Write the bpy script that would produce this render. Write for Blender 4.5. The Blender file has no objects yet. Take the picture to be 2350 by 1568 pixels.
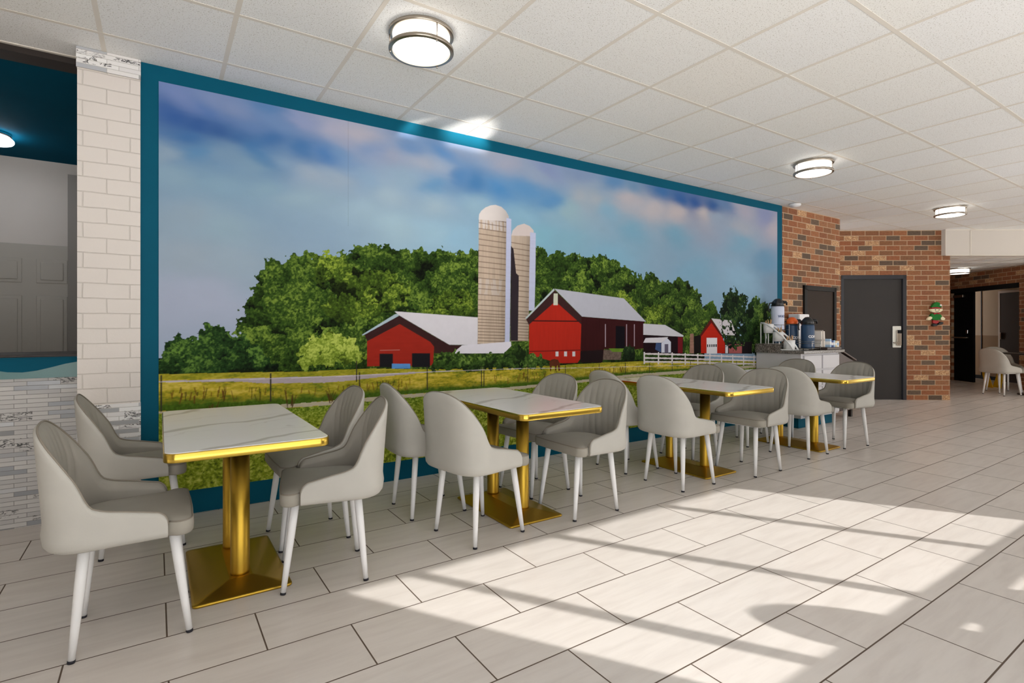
import bpy, bmesh, math, random
import numpy as np
from mathutils import Vector, Matrix, Euler
random.seed(7); PI=math.pi
scene=bpy.context.scene; COL=scene.collection
H=2.826                        # ceiling height
def WY(x): return 3.985-.0067*x  # face of the mural wall
WROT=-.0067
P={'forest':[(0.439,1.176),(0.448,1.275),(0.475,1.343),(0.508,1.427),(0.543,1.496),(0.574,1.59),(0.597,1.645),(0.655,1.667),(0.712,1.644),(0.749,1.698),(0.859,1.719),(0.952,1.704),(1.022,1.715),(1.063,1.693),(1.101,1.737),(1.174,1.753),(1.226,1.796),(1.302,1.809),(1.365,1.821),(1.477,1.834),(1.555,1.817),(1.656,1.818),(1.726,1.831),(1.775,1.796),(1.836,1.815),(1.91,1.846),(1.989,1.824),(2.066,1.804),(2.111,1.848),(2.173,1.831),(2.249,1.852),(2.553,1.891),(2.881,1.938),(2.98,1.922),(3.015,1.876),(3.077,1.922),(3.17,1.917),(3.255,1.899),(3.292,1.914),(3.379,1.883),(3.513,1.905),(3.598,1.916),(3.715,1.921),(3.834,1.894),(3.937,1.884),(3.949,1.835),(4.049,1.823),(4.125,1.773),(4.274,1.736),(4.3,1.709),(4.354,1.787),(4.461,1.793),(4.537,1.702),(4.606,1.696),(4.763,1.704),(4.828,1.746),(4.909,1.755),(4.938,1.722),(5.013,1.725),(5.044,1.672),(5.135,1.641),(5.19,1.608),(5.237,1.554),(5.276,1.464),(5.316,1.007),(5.174,0.848),(3.81,0.831),(1.879,0.865),(0.862,0.874),(0.419,0.894),(0.406,1.054)],'bushL':[(-0.005,1.0),(0.041,1.103),(0.108,1.154),(0.16,1.129),(0.203,1.123),(0.223,1.188),(0.272,1.225),(0.317,1.216),(0.362,1.165),(0.401,1.162),(0.442,1.141),(0.578,1.051),(0.689,0.891),(0.317,0.893),(-0.005,0.9)],'treeS':[(5.268,1.261),(5.292,1.464),(5.404,1.524),(5.526,1.46),(5.576,1.341),(5.618,1.237),(5.493,1.004),(5.268,0.957)],'treeB':[(5.593,1.237),(5.609,1.472),(5.643,1.546),(5.685,1.606),(5.797,1.657),(5.901,1.672),(5.954,1.604),(6.062,1.63),(6.125,1.572),(6.107,1.403),(6.153,1.239),(6.053,0.995),(5.919,0.943),(5.788,0.946),(5.643,1.054)],'treeR':[(6.053,0.941),(6.116,1.403),(6.162,1.486),(6.245,1.576),(6.377,1.591),(6.463,1.516),(6.639,1.475),(6.719,1.271),(6.749,0.927),(6.57,0.862),(6.19,0.872)],'lbush':[(0.8,0.92),(0.821,1.021),(0.859,1.092),(0.937,1.138),(1.038,1.163),(1.152,1.136),(1.22,1.077),(1.282,1.01),(1.296,0.944),(1.171,0.935),(0.982,0.923),(0.862,0.896)],'bushM':[(1.848,0.866),(1.86,0.936),(1.918,0.981),(2.037,1.0),(2.161,0.953),(2.202,0.889),(2.287,0.942),(2.418,0.957),(2.508,0.916),(2.599,1.01),(2.716,1.028),(2.812,0.958),(2.935,0.931),(3.046,0.858),(2.885,0.824),(1.879,0.847)],'lb_roof':[(1.526,1.322),(1.558,1.294),(2.001,1.053),(2.27,1.048),(2.27,1.283)],'lb_fascia':[(1.27,1.141),(1.526,1.297),(1.551,1.304),(1.562,1.287),(1.276,1.134)],'lb_eave':[(1.289,1.142),(1.558,1.291),(2.001,1.051),(2.119,1.046),(2.07,0.977),(1.86,0.986),(1.863,1.039),(1.829,1.079),(1.569,1.223),(1.309,1.092)],'lb_red':[(1.309,1.092),(1.569,1.223),(1.833,1.079),(1.863,1.039),(1.852,0.887),(1.309,0.901)],'lb_d1':[(1.406,0.994),(1.512,0.991),(1.512,0.886),(1.406,0.89)],'lb_d2':[(1.671,0.991),(1.827,0.987),(1.827,0.874),(1.671,0.88)],'lb_blue':[(1.504,0.914),(1.656,0.908),(1.656,0.87),(1.504,0.876)],'lean':[(2.027,0.98),(2.119,1.047),(2.608,1.072),(2.613,1.033),(2.534,0.969)],'silo1':[(2.281,2.127),(2.561,2.143),(2.553,1.629),(2.543,1.044),(2.268,1.048),(2.275,1.615)],'dome1':[(2.279,2.123),(2.283,2.168),(2.305,2.201),(2.348,2.236),(2.401,2.26),(2.449,2.27),(2.508,2.26),(2.553,2.231),(2.585,2.188),(2.585,2.138)],'pipe1':[(2.561,2.17),(2.613,2.164),(2.604,1.631),(2.595,1.049),(2.544,1.05),(2.553,1.629)],'silo2':[(2.613,2.021),(2.817,2.032),(2.807,1.483),(2.798,1.074),(2.604,1.076),(2.608,1.632)],'dome2':[(2.613,2.017),(2.627,2.065),(2.678,2.113),(2.75,2.138),(2.812,2.123),(2.856,2.088),(2.861,2.032)],'pipe2':[(2.817,2.068),(2.881,2.066),(2.876,1.645),(2.866,1.353),(2.802,1.352),(2.807,1.642)],'sshadow':[(2.608,1.927),(2.636,1.898),(2.664,1.685),(2.693,1.663),(2.683,1.079),(2.604,1.08)],'rb_red':[(2.806,1.229),(3.108,1.452),(3.429,1.232),(3.412,0.892),(3.379,0.855),(3.181,0.858),(3.046,0.887),(2.806,0.95)],'rb_eave':[(2.769,1.28),(3.092,1.554),(3.435,1.304),(3.435,1.223),(3.108,1.444),(2.802,1.221)],'rb_fascia':[(2.759,1.28),(3.087,1.564),(3.1,1.55),(2.778,1.276)],'rb_roof':[(3.096,1.562),(3.999,1.5),(4.327,1.262),(3.435,1.305)],'rb_side':[(3.429,1.304),(4.3,1.264),(4.287,0.976),(4.055,0.963),(3.726,0.983),(3.703,0.848),(3.412,0.858)],'rb_door':[(3.886,1.216),(4.012,1.21),(4.012,0.982),(3.882,0.984)],'rb_base':[(3.415,0.968),(3.715,0.975),(3.703,0.848),(3.412,0.858)],'stone':[(3.72,0.975),(3.968,0.956),(3.956,0.866),(3.709,0.874)],'patch':[(3.786,0.986),(4.018,0.982),(3.999,0.946),(3.84,0.95)],'win':[(3.087,1.517),(3.136,1.519),(3.136,1.409),(3.084,1.408)],'w0':[(3.11,0.971),(3.144,0.97),(3.144,0.925),(3.11,0.926)],'w1':[(3.212,0.969),(3.247,0.968),(3.247,0.922),(3.212,0.923)],'w2':[(3.314,0.966),(3.349,0.966),(3.349,0.919),(3.314,0.92)],'pb':[(3.962,0.866),(3.993,0.946),(4.03,1.004),(4.081,1.026),(4.132,0.989),(4.157,0.91),(4.144,0.86)],'shed_roof':[(4.285,1.24),(4.625,1.228),(4.929,1.111),(4.929,1.096),(4.285,1.122)],'shed_dk':[(4.285,1.122),(4.924,1.096),(4.916,0.905),(4.285,0.921)],'shed_red':[(4.835,1.092),(4.916,1.091),(4.916,0.91),(4.835,0.912)],'wh_roof':[(4.32,1.087),(4.677,1.093),(4.572,1.034),(4.285,1.038)],'wh_front':[(4.565,1.028),(4.656,1.084),(4.72,1.04),(4.72,0.922),(4.565,0.925)],'wh_door':[(4.617,1.017),(4.677,1.017),(4.677,0.916),(4.617,0.917)],'wh_side':[(4.482,1.034),(4.558,1.033),(4.558,0.928),(4.468,0.963)],'rr_gap':[(5.112,1.1),(5.237,1.119),(5.237,0.902),(5.112,0.905)],'rr_red':[(5.237,1.119),(5.428,1.283),(5.609,1.117),(5.685,1.011),(5.685,0.89),(5.237,0.902)],'rr_eave':[(5.213,1.109),(5.42,1.303),(5.626,1.117),(5.609,1.096),(5.428,1.257),(5.244,1.099)],'rr_roof':[(5.428,1.308),(5.805,1.286),(5.919,1.104),(5.635,1.112)],'rr_door':[(5.339,1.08),(5.535,1.078),(5.535,0.889),(5.339,0.894)],'rr_pink':[(5.762,0.994),(6.026,0.995),(6.026,0.882),(5.762,0.888)],'rr_dk':[(5.618,1.023),(6.236,1.025),(6.236,0.871),(5.618,0.887)],'rr_wh':[(5.694,0.99),(5.745,0.989),(5.745,0.889),(5.694,0.89)],'chim':[(5.044,1.13),(5.105,1.13),(5.112,0.905),(5.036,0.907)],'horse':[(3.036,0.875),(3.056,0.895),(3.097,0.902),(3.139,0.892),(3.16,0.858),(3.165,0.8),(3.157,0.784),(3.144,0.789),(3.134,0.843),(3.123,0.831),(3.118,0.79),(3.105,0.791),(3.103,0.832),(3.066,0.837),(3.056,0.789),(3.046,0.789),(3.041,0.838)],'fieldtop':[(-0.149,0.906),(-0.005,0.902),(0.419,0.894),(0.862,0.881),(1.37,0.882),(1.879,0.854),(2.74,0.842),(3.191,0.841),(3.75,0.846),(4.314,0.841),(5.174,0.818),(6.975,0.759)],'road_u':[(-0.149,0.861),(-0.005,0.86),(0.435,0.854),(0.988,0.84),(1.171,0.841),(1.463,0.841),(1.775,0.841),(2.119,0.833)],'road_l':[(-0.149,0.856),(-0.005,0.852),(0.435,0.832),(0.619,0.81),(0.988,0.794),(1.171,0.799),(1.463,0.819),(1.775,0.832),(2.119,0.832)],'path_u':[(-0.149,0.667),(-0.005,0.671),(0.317,0.667),(0.692,0.658),(1.044,0.659),(1.583,0.667),(2.581,0.666),(3.347,0.683),(4.055,0.709),(4.998,0.714),(6.292,0.726),(6.975,0.73)],'path_l':[(-0.149,0.651),(-0.005,0.655),(0.317,0.644),(0.692,0.631),(1.044,0.63),(1.583,0.64),(2.581,0.639),(3.347,0.658),(4.055,0.68),(4.998,0.68),(6.292,0.693),(6.975,0.695)],'wire':[(-0.016,0.853),(0.636,0.842),(1.252,0.834),(1.802,0.838),(2.305,0.831),(2.788,0.826),(3.228,0.81),(4.018,0.792),(6.975,0.724)],'wfence':[(4.3,0.92),(4.872,0.896),(6.292,0.825)]}
PO=[(0.006,0.668,0.894,0.009),(0.636,0.683,0.878,0.01),(1.229,0.789,0.946,0.005),(1.251,0.726,0.86,0.009),(1.802,0.688,0.878,0.01),(2.307,0.686,0.859,0.006),(2.331,0.685,0.858,0.006),(2.791,0.697,0.864,0.008),(3.228,0.715,0.835,0.008),(3.66,0.719,0.841,0.008),(4.022,0.72,0.837,0.01),(4.38,0.708,0.825,0.009),(4.741,0.711,0.822,0.009),(5.051,0.712,0.812,0.01),(5.347,0.71,0.807,0.008),(5.919,0.697,0.793,0.009)]
SK=[(0.018,2.713,120,142,192),(0.122,2.642,128,146,194),(0.317,2.673,132,150,190),(0.471,2.63,136,152,190),(0.695,2.691,80,126,178),(0.862,2.66,150,160,195),(1.107,2.648,176,176,196),(1.269,2.641,186,181,190),(0.006,2.546,42,88,155),(0.146,2.508,32,80,146),(0.292,2.482,30,78,142),(0.419,2.45,40,90,150),(0.075,2.388,50,104,165),(0.633,2.485,45,100,160),(0.862,2.458,50,110,170),(1.044,2.437,55,115,180),(0.524,2.411,52,112,170),(0.689,2.593,115,145,190),(0.498,2.553,100,132,182),(0.242,2.599,80,118,178),(0.006,2.293,150,172,190),(0.182,2.314,75,135,185),(0.267,2.329,132,160,185),(0.393,2.358,130,160,185),(0.551,2.342,70,125,175),(0.471,2.299,135,165,185),(0.717,2.349,130,160,190),(0.862,2.312,165,180,195),(1.044,2.31,162,180,196),(1.171,2.466,110,150,195),(0.075,2.163,141,171,191),(0.317,2.144,136,169,191),(0.578,2.153,139,171,191),(0.862,2.132,151,179,196),(0.075,1.887,149,171,189),(0.317,1.857,149,176,193),(0.122,1.615,156,173,189),(0.052,1.336,168,178,200),(0.267,1.369,170,180,202),(0.419,1.636,155,175,192),(1.236,2.559,160,166,190),(1.404,2.541,122,152,195),(1.269,2.319,142,172,200),(1.508,2.525,165,170,190),(1.726,2.522,176,182,196),(1.879,2.513,166,180,200),(1.671,2.613,100,142,192),(1.957,2.641,88,138,192),(2.119,2.707,142,158,186),(2.418,2.781,168,172,186),(2.037,2.474,75,130,185),(2.245,2.432,70,126,181),(2.508,2.387,80,140,195),(1.84,2.372,100,152,196),(1.616,2.365,150,178,200),(1.438,2.244,166,190,205),(1.879,2.228,166,191,206),(2.287,2.236,152,186,206),(2.646,2.648,166,171,190),(2.885,2.608,150,166,190),(2.764,2.431,92,147,196),(2.985,2.373,86,142,192),(3.046,2.258,140,176,196),(1.236,2.085,160,188,206),(1.508,1.982,165,195,211),(1.879,1.95,160,195,215),(2.119,1.918,150,190,215),(2.74,2.191,140,182,205),(3.036,2.673,136,152,190),(3.407,2.691,131,152,186),(3.81,2.675,95,140,186),(3.407,2.479,166,176,186),(3.691,2.465,166,176,186),(4.119,2.521,186,181,186),(4.448,2.47,187,182,186),(4.799,2.474,191,182,183),(5.331,2.511,191,183,183),(6.008,2.66,172,171,186),(6.521,2.638,140,150,186),(4.599,2.689,60,110,166),(4.887,2.646,45,95,156),(5.19,2.621,35,86,151),(5.493,2.628,35,86,146),(5.702,2.686,100,130,171),(4.151,2.681,110,146,181),(6.689,2.515,182,176,185),(6.008,2.444,166,173,186),(5.576,2.477,150,166,186),(3.244,2.323,150,181,192),(3.81,2.383,130,171,196),(3.244,2.04,131,176,196),(4.119,2.211,121,166,191),(4.799,2.23,118,161,186),(6.008,2.265,126,166,191),(3.81,1.87,131,176,201),(5.174,1.864,126,166,191),(6.521,2.058,110,151,181),(6.008,1.806,140,176,201),(6.669,1.783,126,152,176),(2.985,2.056,131,181,201)]
BANDS=[2.139,2.097,2.048,2.002,1.956,1.907,1.858,1.812,1.763,1.717,1.668,1.622,1.572,1.531,1.481,1.436,1.39,1.348,1.318,1.295,1.268,1.242,1.215,1.189,1.162,1.135,1.109,1.082,1.056]

# ---------------------------------------------------------------- helpers
def lin(c):
    return tuple(((v/255)/12.92 if v/255<=.04045 else (((v/255)+.055)/1.055)**2.4) for v in c)
def alb(r,g,b,k=.75): return tuple(min(.9,v/k) for v in lin((r,g,b)))
class MB:
    def __init__(s): s.v=[];s.f=[];s.sm=[]
    def add(s,vs,fs,smooth=False):
        o=len(s.v); s.v+=[tuple(map(float,p)) for p in vs]
        for f in fs: s.f.append(tuple(i+o for i in f)); s.sm.append(smooth)
        return s
    def box(s,x0,x1,y0,y1,z0,z1):
        v=[(x0,y0,z0),(x1,y0,z0),(x1,y1,z0),(x0,y1,z0),(x0,y0,z1),(x1,y0,z1),(x1,y1,z1),(x0,y1,z1)]
        return s.add(v,[(3,2,1,0),(4,5,6,7),(0,1,5,4),(1,2,6,5),(2,3,7,6),(3,0,4,7)])
    def loops(s,L,closed=True,cap0=True,cap1=True,smooth=True):
        n=len(L[0]); vs=[p for l in L for p in l]; fs=[]
        for i in range(len(L)-1):
            for j in range(n if closed else n-1):
                k=(j+1)%n; fs.append((i*n+j,i*n+k,(i+1)*n+k,(i+1)*n+j))
        s.add(vs,fs,smooth)
        o=len(s.v)-len(vs)
        if cap0: s.f.append(tuple(o+j for j in reversed(range(n)))); s.sm.append(False)
        if cap1: s.f.append(tuple(o+(len(L)-1)*n+j for j in range(n))); s.sm.append(False)
        return s
    def prism(s,poly,z0,z1): 
        return s.loops([[(x,y,z0) for x,y in poly],[(x,y,z1) for x,y in poly]],smooth=False)
    def slab(s,poly,y0,y1):   # polygon in x,z extruded along y
        a=sum(poly[i][0]*poly[(i+1)%len(poly)][1]-poly[(i+1)%len(poly)][0]*poly[i][1] for i in range(len(poly)))
        if a<0: poly=poly[::-1]
        return s.loops([[(x,max(y0,y1),z) for x,z in poly][::-1],[(x,min(y0,y1),z) for x,z in poly][::-1]][::-1] if False else [[(x,max(y0,y1),z) for x,z in poly],[(x,min(y0,y1),z) for x,z in poly]],smooth=False)
    def lathe(s,prof,c=(0,0,0),n=32,cap0=True,cap1=True):
        L=[[(c[0]+r*math.cos(2*PI*j/n),c[1]+r*math.sin(2*PI*j/n),c[2]+z) for j in range(n)] for r,z in prof]
        return s.loops(L,True,cap0,cap1)
    def tube(s,pts,r,n=10,closed=False,caps=True):
        pts=[Vector(p) for p in pts]; m=len(pts); R=r if isinstance(r,(list,tuple)) else [r]*m
        L=[]; up=None
        for i,p in enumerate(pts):
            a=pts[i-1] if (i>0 or closed) else p; b=pts[(i+1)%m] if (i<m-1 or closed) else p
            t=(b-a).normalized()
            if up is None: up=Vector((0,0,1)) if abs(t.z)<.9 else Vector((1,0,0))
            u=(up-t*up.dot(t))
            if u.length<1e-6: u=t.orthogonal()
            u.normalize(); up=u; w=t.cross(u)
            L.append([tuple(p+(u*math.cos(2*PI*j/n)+w*math.sin(2*PI*j/n))*R[i]) for j in range(n)])
        if closed: L.append(L[0])
        return s.loops(L,True,caps and not closed,caps and not closed)
    def build(s,name,m,parent=None,bevel=0,seg=2,auto=False,fix=False):
        me=bpy.data.meshes.new(name); me.from_pydata(s.v,[],s.f); me.polygons.foreach_set('use_smooth',s.sm)
        if fix:
            b=bmesh.new(); b.from_mesh(me); bmesh.ops.remove_doubles(b,verts=b.verts,dist=1e-5); bmesh.ops.recalc_face_normals(b,faces=b.faces); b.to_mesh(me); b.free()
        me.update()
        o=bpy.data.objects.new(name,me); COL.objects.link(o)
        if m: me.materials.append(m)
        if parent: o.parent=parent
        if bevel:
            md=o.modifiers.new('Bevel','BEVEL'); md.width=bevel; md.segments=seg; md.limit_method='ANGLE'; md.angle_limit=.6
            md.harden_normals=False
        return o
def tag(o,label,cat,group=None):
    o['label']=label;o['category']=cat
    if group:o['group']=group
    return o
def struct(o): o['kind']='structure'; return o
def thing(name,label,cat,loc=(0,0,0),rotz=0,group=None):
    o=bpy.data.objects.new(name,None); COL.objects.link(o); o.empty_display_size=.1
    o.location=loc;o.rotation_euler=(0,0,rotz); return tag(o,label,cat,group)
def at(o,loc,rotz=0): o.location=loc;o.rotation_euler=(0,0,rotz);return o
def copy_tree(o,parent=None):
    c=o.copy(); COL.objects.link(c)
    if parent: c.parent=parent
    for ch in list(o.children): copy_tree(ch,c)
    return c
# ---------------------------------------------------------------- materials
def mat(name,color=(.8,.8,.8),rough=.5,metal=0,spec=.5,emit=None,es=0,coat=0):
    m=bpy.data.materials.new(name); m.use_nodes=True
    b=m.node_tree.nodes['Principled BSDF']
    b.inputs['Base Color'].default_value=(*color,1); b.inputs['Roughness'].default_value=rough; b.inputs['Metallic'].default_value=metal
    b.inputs['Specular IOR Level'].default_value=spec
    if coat: b.inputs['Coat Weight'].default_value=coat; b.inputs['Coat Roughness'].default_value=.08
    if emit: b.inputs['Emission Color'].default_value=(*emit,1); b.inputs['Emission Strength'].default_value=es
    return m
class NT:
    def __init__(s,m): s.t=m.node_tree; s.n=s.t.nodes; s.b=s.n['Principled BSDF']
    def node(s,ty,**kw):
        q=s.n.new(ty)
        for k,v in kw.items():
            if k.startswith('i_'):
                key=k[2:].replace('_',' '); key=int(key) if key.isdigit() else key
                if isinstance(v,tuple) and hasattr(v[0],'bl_idname'): s.t.links.new(v[0].outputs[v[1]],q.inputs[key])
                else: q.inputs[key].default_value=v
            else: setattr(q,k,v)
        return q
    def link(s,a,ao,b,bi): s.t.links.new(a.outputs[ao],b.inputs[bi])
    def coords(s,axes='xz',off=(0,0),rot=0,scale=(1,1)):
        tc=s.node('ShaderNodeTexCoord'); sp=s.node('ShaderNodeSeparateXYZ'); s.link(tc,'Object',sp,0)
        cb=s.node('ShaderNodeCombineXYZ')
        for i,a in enumerate(axes): s.link(sp,'XYZ'.index(a.upper()),cb,i)
        mp=s.node('ShaderNodeMapping'); s.link(cb,0,mp,0)
        mp.inputs['Location'].default_value=(off[0],off[1],0); mp.inputs['Rotation'].default_value=(0,0,rot); mp.inputs['Scale'].default_value=(scale[0],scale[1],1)
        return mp
    def noise(s,src,scale,detail=3,rough=.5,dist=0):
        n=s.node('ShaderNodeTexNoise'); s.link(src,0,n,'Vector'); n.inputs['Scale'].default_value=scale; n.inputs['Detail'].default_value=detail; n.inputs['Roughness'].default_value=rough; n.inputs['Distortion'].default_value=dist
        return n
    def ramp(s,src,out,stops,interp='LINEAR'):
        r=s.node('ShaderNodeValToRGB'); s.link(src,out,r,0); e=r.color_ramp; e.interpolation=interp
        while len(e.elements)<len(stops): e.elements.new(.5)
        for el,(p,c) in zip(e.elements,stops): el.position=p; el.color=(*c,1) if len(c)==3 else c
        return r
    def mix(s,fac,a,b,blend='MIX'):
        m=s.node('ShaderNodeMix',data_type='RGBA',blend_type=blend)
        for v,k in ((fac,0),(a,6),(b,7)):
            if isinstance(v,tuple) and hasattr(v[0],'bl_idname'): s.t.links.new(v[0].outputs[v[1]],m.inputs[k])
            elif k==0: m.inputs[0].default_value=v
            else: m.inputs[k].default_value=(*v,1) if len(v)==3 else v
        return m   # output 2
    def bump(s,src,out,strength=.3,dist=.01,prev=None):
        b=s.node('ShaderNodeBump'); b.inputs['Strength'].default_value=strength; b.inputs['Distance'].default_value=dist
        s.link(src,out,b,'Height')
        if prev: s.link(prev,0,b,'Normal')
        s.link(b,0,s.b,'Normal'); return b
    def brick(s,src,w,h,mortar,offset=.5,smooth=.1,freq=2):
        q=s.node('ShaderNodeTexBrick',offset=offset,offset_frequency=freq,squash=1.0); s.link(*(src if isinstance(src,tuple) else (src,0)),q,'Vector')
        q.inputs['Color1'].default_value=(0,0,0,1);q.inputs['Color2'].default_value=(1,1,1,1);q.inputs['Mortar'].default_value=(.5,.5,.5,1)
        q.inputs['Scale'].default_value=1;q.inputs['Mortar Size'].default_value=mortar;q.inputs['Mortar Smooth'].default_value=smooth;q.inputs['Bias'].default_value=0
        q.inputs['Brick Width'].default_value=w;q.inputs['Row Height'].default_value=h
        return q
M={}
def simple(k,rgb,rough=.5,metal=0,K=.75,**kw): M[k]=mat(k,alb(*rgb,K),rough,metal,**kw); return M[k]
TEAL=(0,76,98)
def noisy(k,rgb,rough,scale=6,amt=.06,bs=.0,bscale=200,K=.75,metal=0,dist=.002,**kw):
    m=simple(k,rgb,rough,metal,K,**kw); n=NT(m); tc=n.coords('xyz')
    c=alb(*rgb,K); no=n.noise(tc,scale,4)
    r=n.ramp(no,0,[(.3,tuple(v*(1-amt) for v in c)),(.7,tuple(min(1,v*(1+amt)) for v in c))]); n.link(r,0,n.b,'Base Color')
    if bs: n2=n.noise(tc,bscale,2); n.bump(n2,0,bs,dist)
    return m
noisy('teal_paint',TEAL,.6,3,.05,.15,90,spec=.12)
noisy('teal_ceiling_paint',(0,66,88),.8,2,.08,.15,90,spec=.04)
noisy('white_paint',(205,200,194),.6,2,.02,.1,150)
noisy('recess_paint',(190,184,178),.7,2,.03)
noisy('grey_door_paint',(160,156,148),.5,3,.02)
noisy('chair_fabric',(167,165,158),.75,9,.03,.35,900,dist=.0006)
noisy('chair_fabric_shaded_back',(145,141,132),.75,9,.03,.35,900,dist=.0006)  # same chair fabric, darkened for the shade inside the back
noisy('chair_fabric_shaded_seat',(141,137,127),.75,9,.03,.35,900,dist=.0006)  # same fabric again, toned down for shade on the seat
simple('piping_fabric',(122,115,104),.7)
simple('white_metal',(222,222,226),.3)
simple('black_rubber',(20,20,30),.6)
noisy('dark_door_paint',(54,52,51),.5,2,.04,.1,120,spec=.2)
simple('dark_frame_paint',(38,39,44),.4)
noisy('hatch_brown',(46,37,31),.55,4,.06,spec=.15)
simple('hatch_black',(22,22,21),.5,spec=.2)
noisy('dark_wood',(62,46,38),.4,5,.15)
noisy('cabinet_grey',(190,189,192),.45,3,.02)
M['nickel']=mat('nickel',(.42,.37,.31),.28,1)
M['chrome']=mat('chrome',(.75,.75,.76),.18,1)
M['brass_polished']=mat('brass_polished',(.66,.45,.075),.2,1)
M['gold_satin']=mat('gold_satin',(.55,.345,.045),.36,1)
simple('white_plastic',(235,232,226),.35)
simple('white_box',(225,220,214),.5)
simple('navy_plastic',(40,66,96),.35)
simple('black_plastic',(24,25,28),.3)
simple('orange_plastic',(215,90,25),.35)
simple('pale_blue_pot',(190,196,220),.4)
simple('letter_white',(240,240,240),.5)
simple('letter_navy',(52,72,110),.5)
simple('wood_stick',(176,140,100),.6)
simple('paper_white',(215,208,200),.7)
simple('paper_shade',(180,172,164),.7)
simple('box_blue',(150,178,205),.6); simple('box_navy',(50,70,125),.6); simple('box_cream',(205,190,150),.6); simple('box_white',(225,222,220),.6)
simple('elf_green',(20,110,40),.25,.3); simple('elf_red',(150,25,30),.4); simple('elf_skin',(228,205,170),.6); simple('elf_black',(14,14,18),.5)
simple('sign_yellow',(215,175,25),.45)
simple('cream_wall',(190,170,140),.7); simple('tan_wall',(150,118,78),.7); simple('brown_door',(62,48,38),.6,spec=.2)
simple('grey_trim',(126,122,118),.6); simple('dark_trim',(34,26,22),.5); simple('black_door',(12,13,18),.6,spec=.15); simple('near_black',(16,16,17),.7,spec=.2)
M['lamp_glow']=mat('lamp_glow',(.9,.88,.84),.4,emit=(1,.95,.88),es=2.0)
M['crystal_glow']=mat('crystal_glow',(.9,.9,.95),.2,emit=(.92,.95,1),es=7)
M['glass']=mat('glass',(.85,.92,.9),.03); M['glass'].node_tree.nodes['Principled BSDF'].inputs['Transmission Weight'].default_value=.9
def m_floor():
    m=mat('floor_tile',(.6,.56,.5),.32); n=NT(m)
    c=n.coords('xy',(61.46*1-.0365+.3073,30.65-2.4393),-.0058)
    b=n.brick(c,.6146,.3065,.0031,.5,.2)
    cs=n.coords('xy',rot=.35,scale=(1.2,9)); n1=n.noise(cs,2.2,5,.6,.4); n2=n.noise(n.coords('xy'),1.1,3)
    base=n.ramp(n1,0,[(.25,alb(181,173,166,.67)),(.55,alb(191,184,177,.67)),(.85,alb(196,189,183,.67))])
    t=n.mix((b,0),(1,1,1),(1,1,1)); 
    rr=n.ramp(b,0,[(0,(.93,.93,.93)),(1,(1.0,1.0,1.0))]); mm=n.mix(1,(base,0),(rr,0),'MULTIPLY')
    r2=n.ramp(n2,0,[(.3,(.96,.96,.96)),(.7,(1,1,1))]); mm2=n.mix(1,(mm,2),(r2,0),'MULTIPLY')
    fin=n.mix((b,1),(mm2,2),lin((96,80,66))); n.link(fin,2,n.b,'Base Color')
    rg=n.ramp(b,1,[(0,(.3,.3,.3)),(1,(.8,.8,.8))]); n.link(rg,0,n.b,'Roughness')
    inv=n.ramp(b,1,[(0,(1,1,1)),(1,(0,0,0))]); bp=n.bump(inv,0,.6,.003); n.bump(n1,0,.08,.002,bp)
    M['floor']=m
m_floor()
def m_ceiling():
    m=mat('ceiling_tile',alb(222,214,206,.75),.85); n=NT(m)
    T=.6096; c=n.coords('xy',(T*40+.2749,T*40-4.33076)); b=n.brick(c,T,T,.004,0,.2)
    f=n.coords('xyz'); n1=n.noise(f,150,3,.65,.4); n2=n.noise(f,60,2)
    sp=n.ramp(n1,0,[(.36,(.60,.57,.53)),(.42,(1,1,1))])
    tv=n.ramp(b,0,[(0,alb(214,207,196,.75)),(.006,alb(214,207,196,.75)),(.012,alb(220,213,208,.75)),(1,alb(224,218,213,.75))])
    mm=n.mix(1,(tv,0),(sp,0),'MULTIPLY'); n.link(mm,2,n.b,'Base Color')
    n.bump(n1,0,.35,.004)
    M['ceiling']=m
m_ceiling()
simple('grid_metal',(200,194,184),.75,spec=.2)
def m_brick():
    m=mat('red_brick',(.4,.2,.1),.85); n=NT(m); c=n.coords('xz',(22.8,8.3))
    nz=n.noise(c,7,3); b=n.brick(c,.228,.083,.0055,.5,.15)
    K=.80
    cr=n.ramp(b,0,[(0,alb(104,86,70,K)),(.12,alb(92,76,62,K)),(.15,alb(136,92,60,K)),(.32,alb(154,100,66,K)),(.48,alb(128,88,60,K)),(.62,alb(148,92,60,K)),(.8,alb(134,86,58,K)),(.93,alb(160,114,80,K))])
    f=n.coords('xz',scale=(25,60)); n1=n.noise(f,1.0,4,.6); v=n.ramp(n1,0,[(.3,(.72,.72,.72)),(.7,(1.1,1.1,1.1))])
    mm=n.mix(1,(cr,0),(v,0),'MULTIPLY')
    # pale rough-faced bricks
    sel=n.ramp(b,0,[(.90,(0,0,0)),(.93,(1,1,1))]); f2=n.coords('xz',scale=(30,95)); n3=n.noise(f2,1.2,3,.6,1.5); s3=n.ramp(n3,0,[(.5,(0,0,0)),(.56,(1,1,1))])
    pm=n.mix(1,(sel,0),(s3,0),'MULTIPLY'); m2=n.mix((pm,2),(mm,2),alb(212,180,138,K))
    fin=n.mix((b,1),(m2,2),alb(178,154,126,K)); n.link(fin,2,n.b,'Base Color')
    inv=n.ramp(b,1,[(0,(1,1,1)),(1,(0,0,0))]); bp=n.bump(inv,0,.8,.006); n.bump(n1,0,.3,.004,bp)
    M['brick']=m
m_brick()
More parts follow.
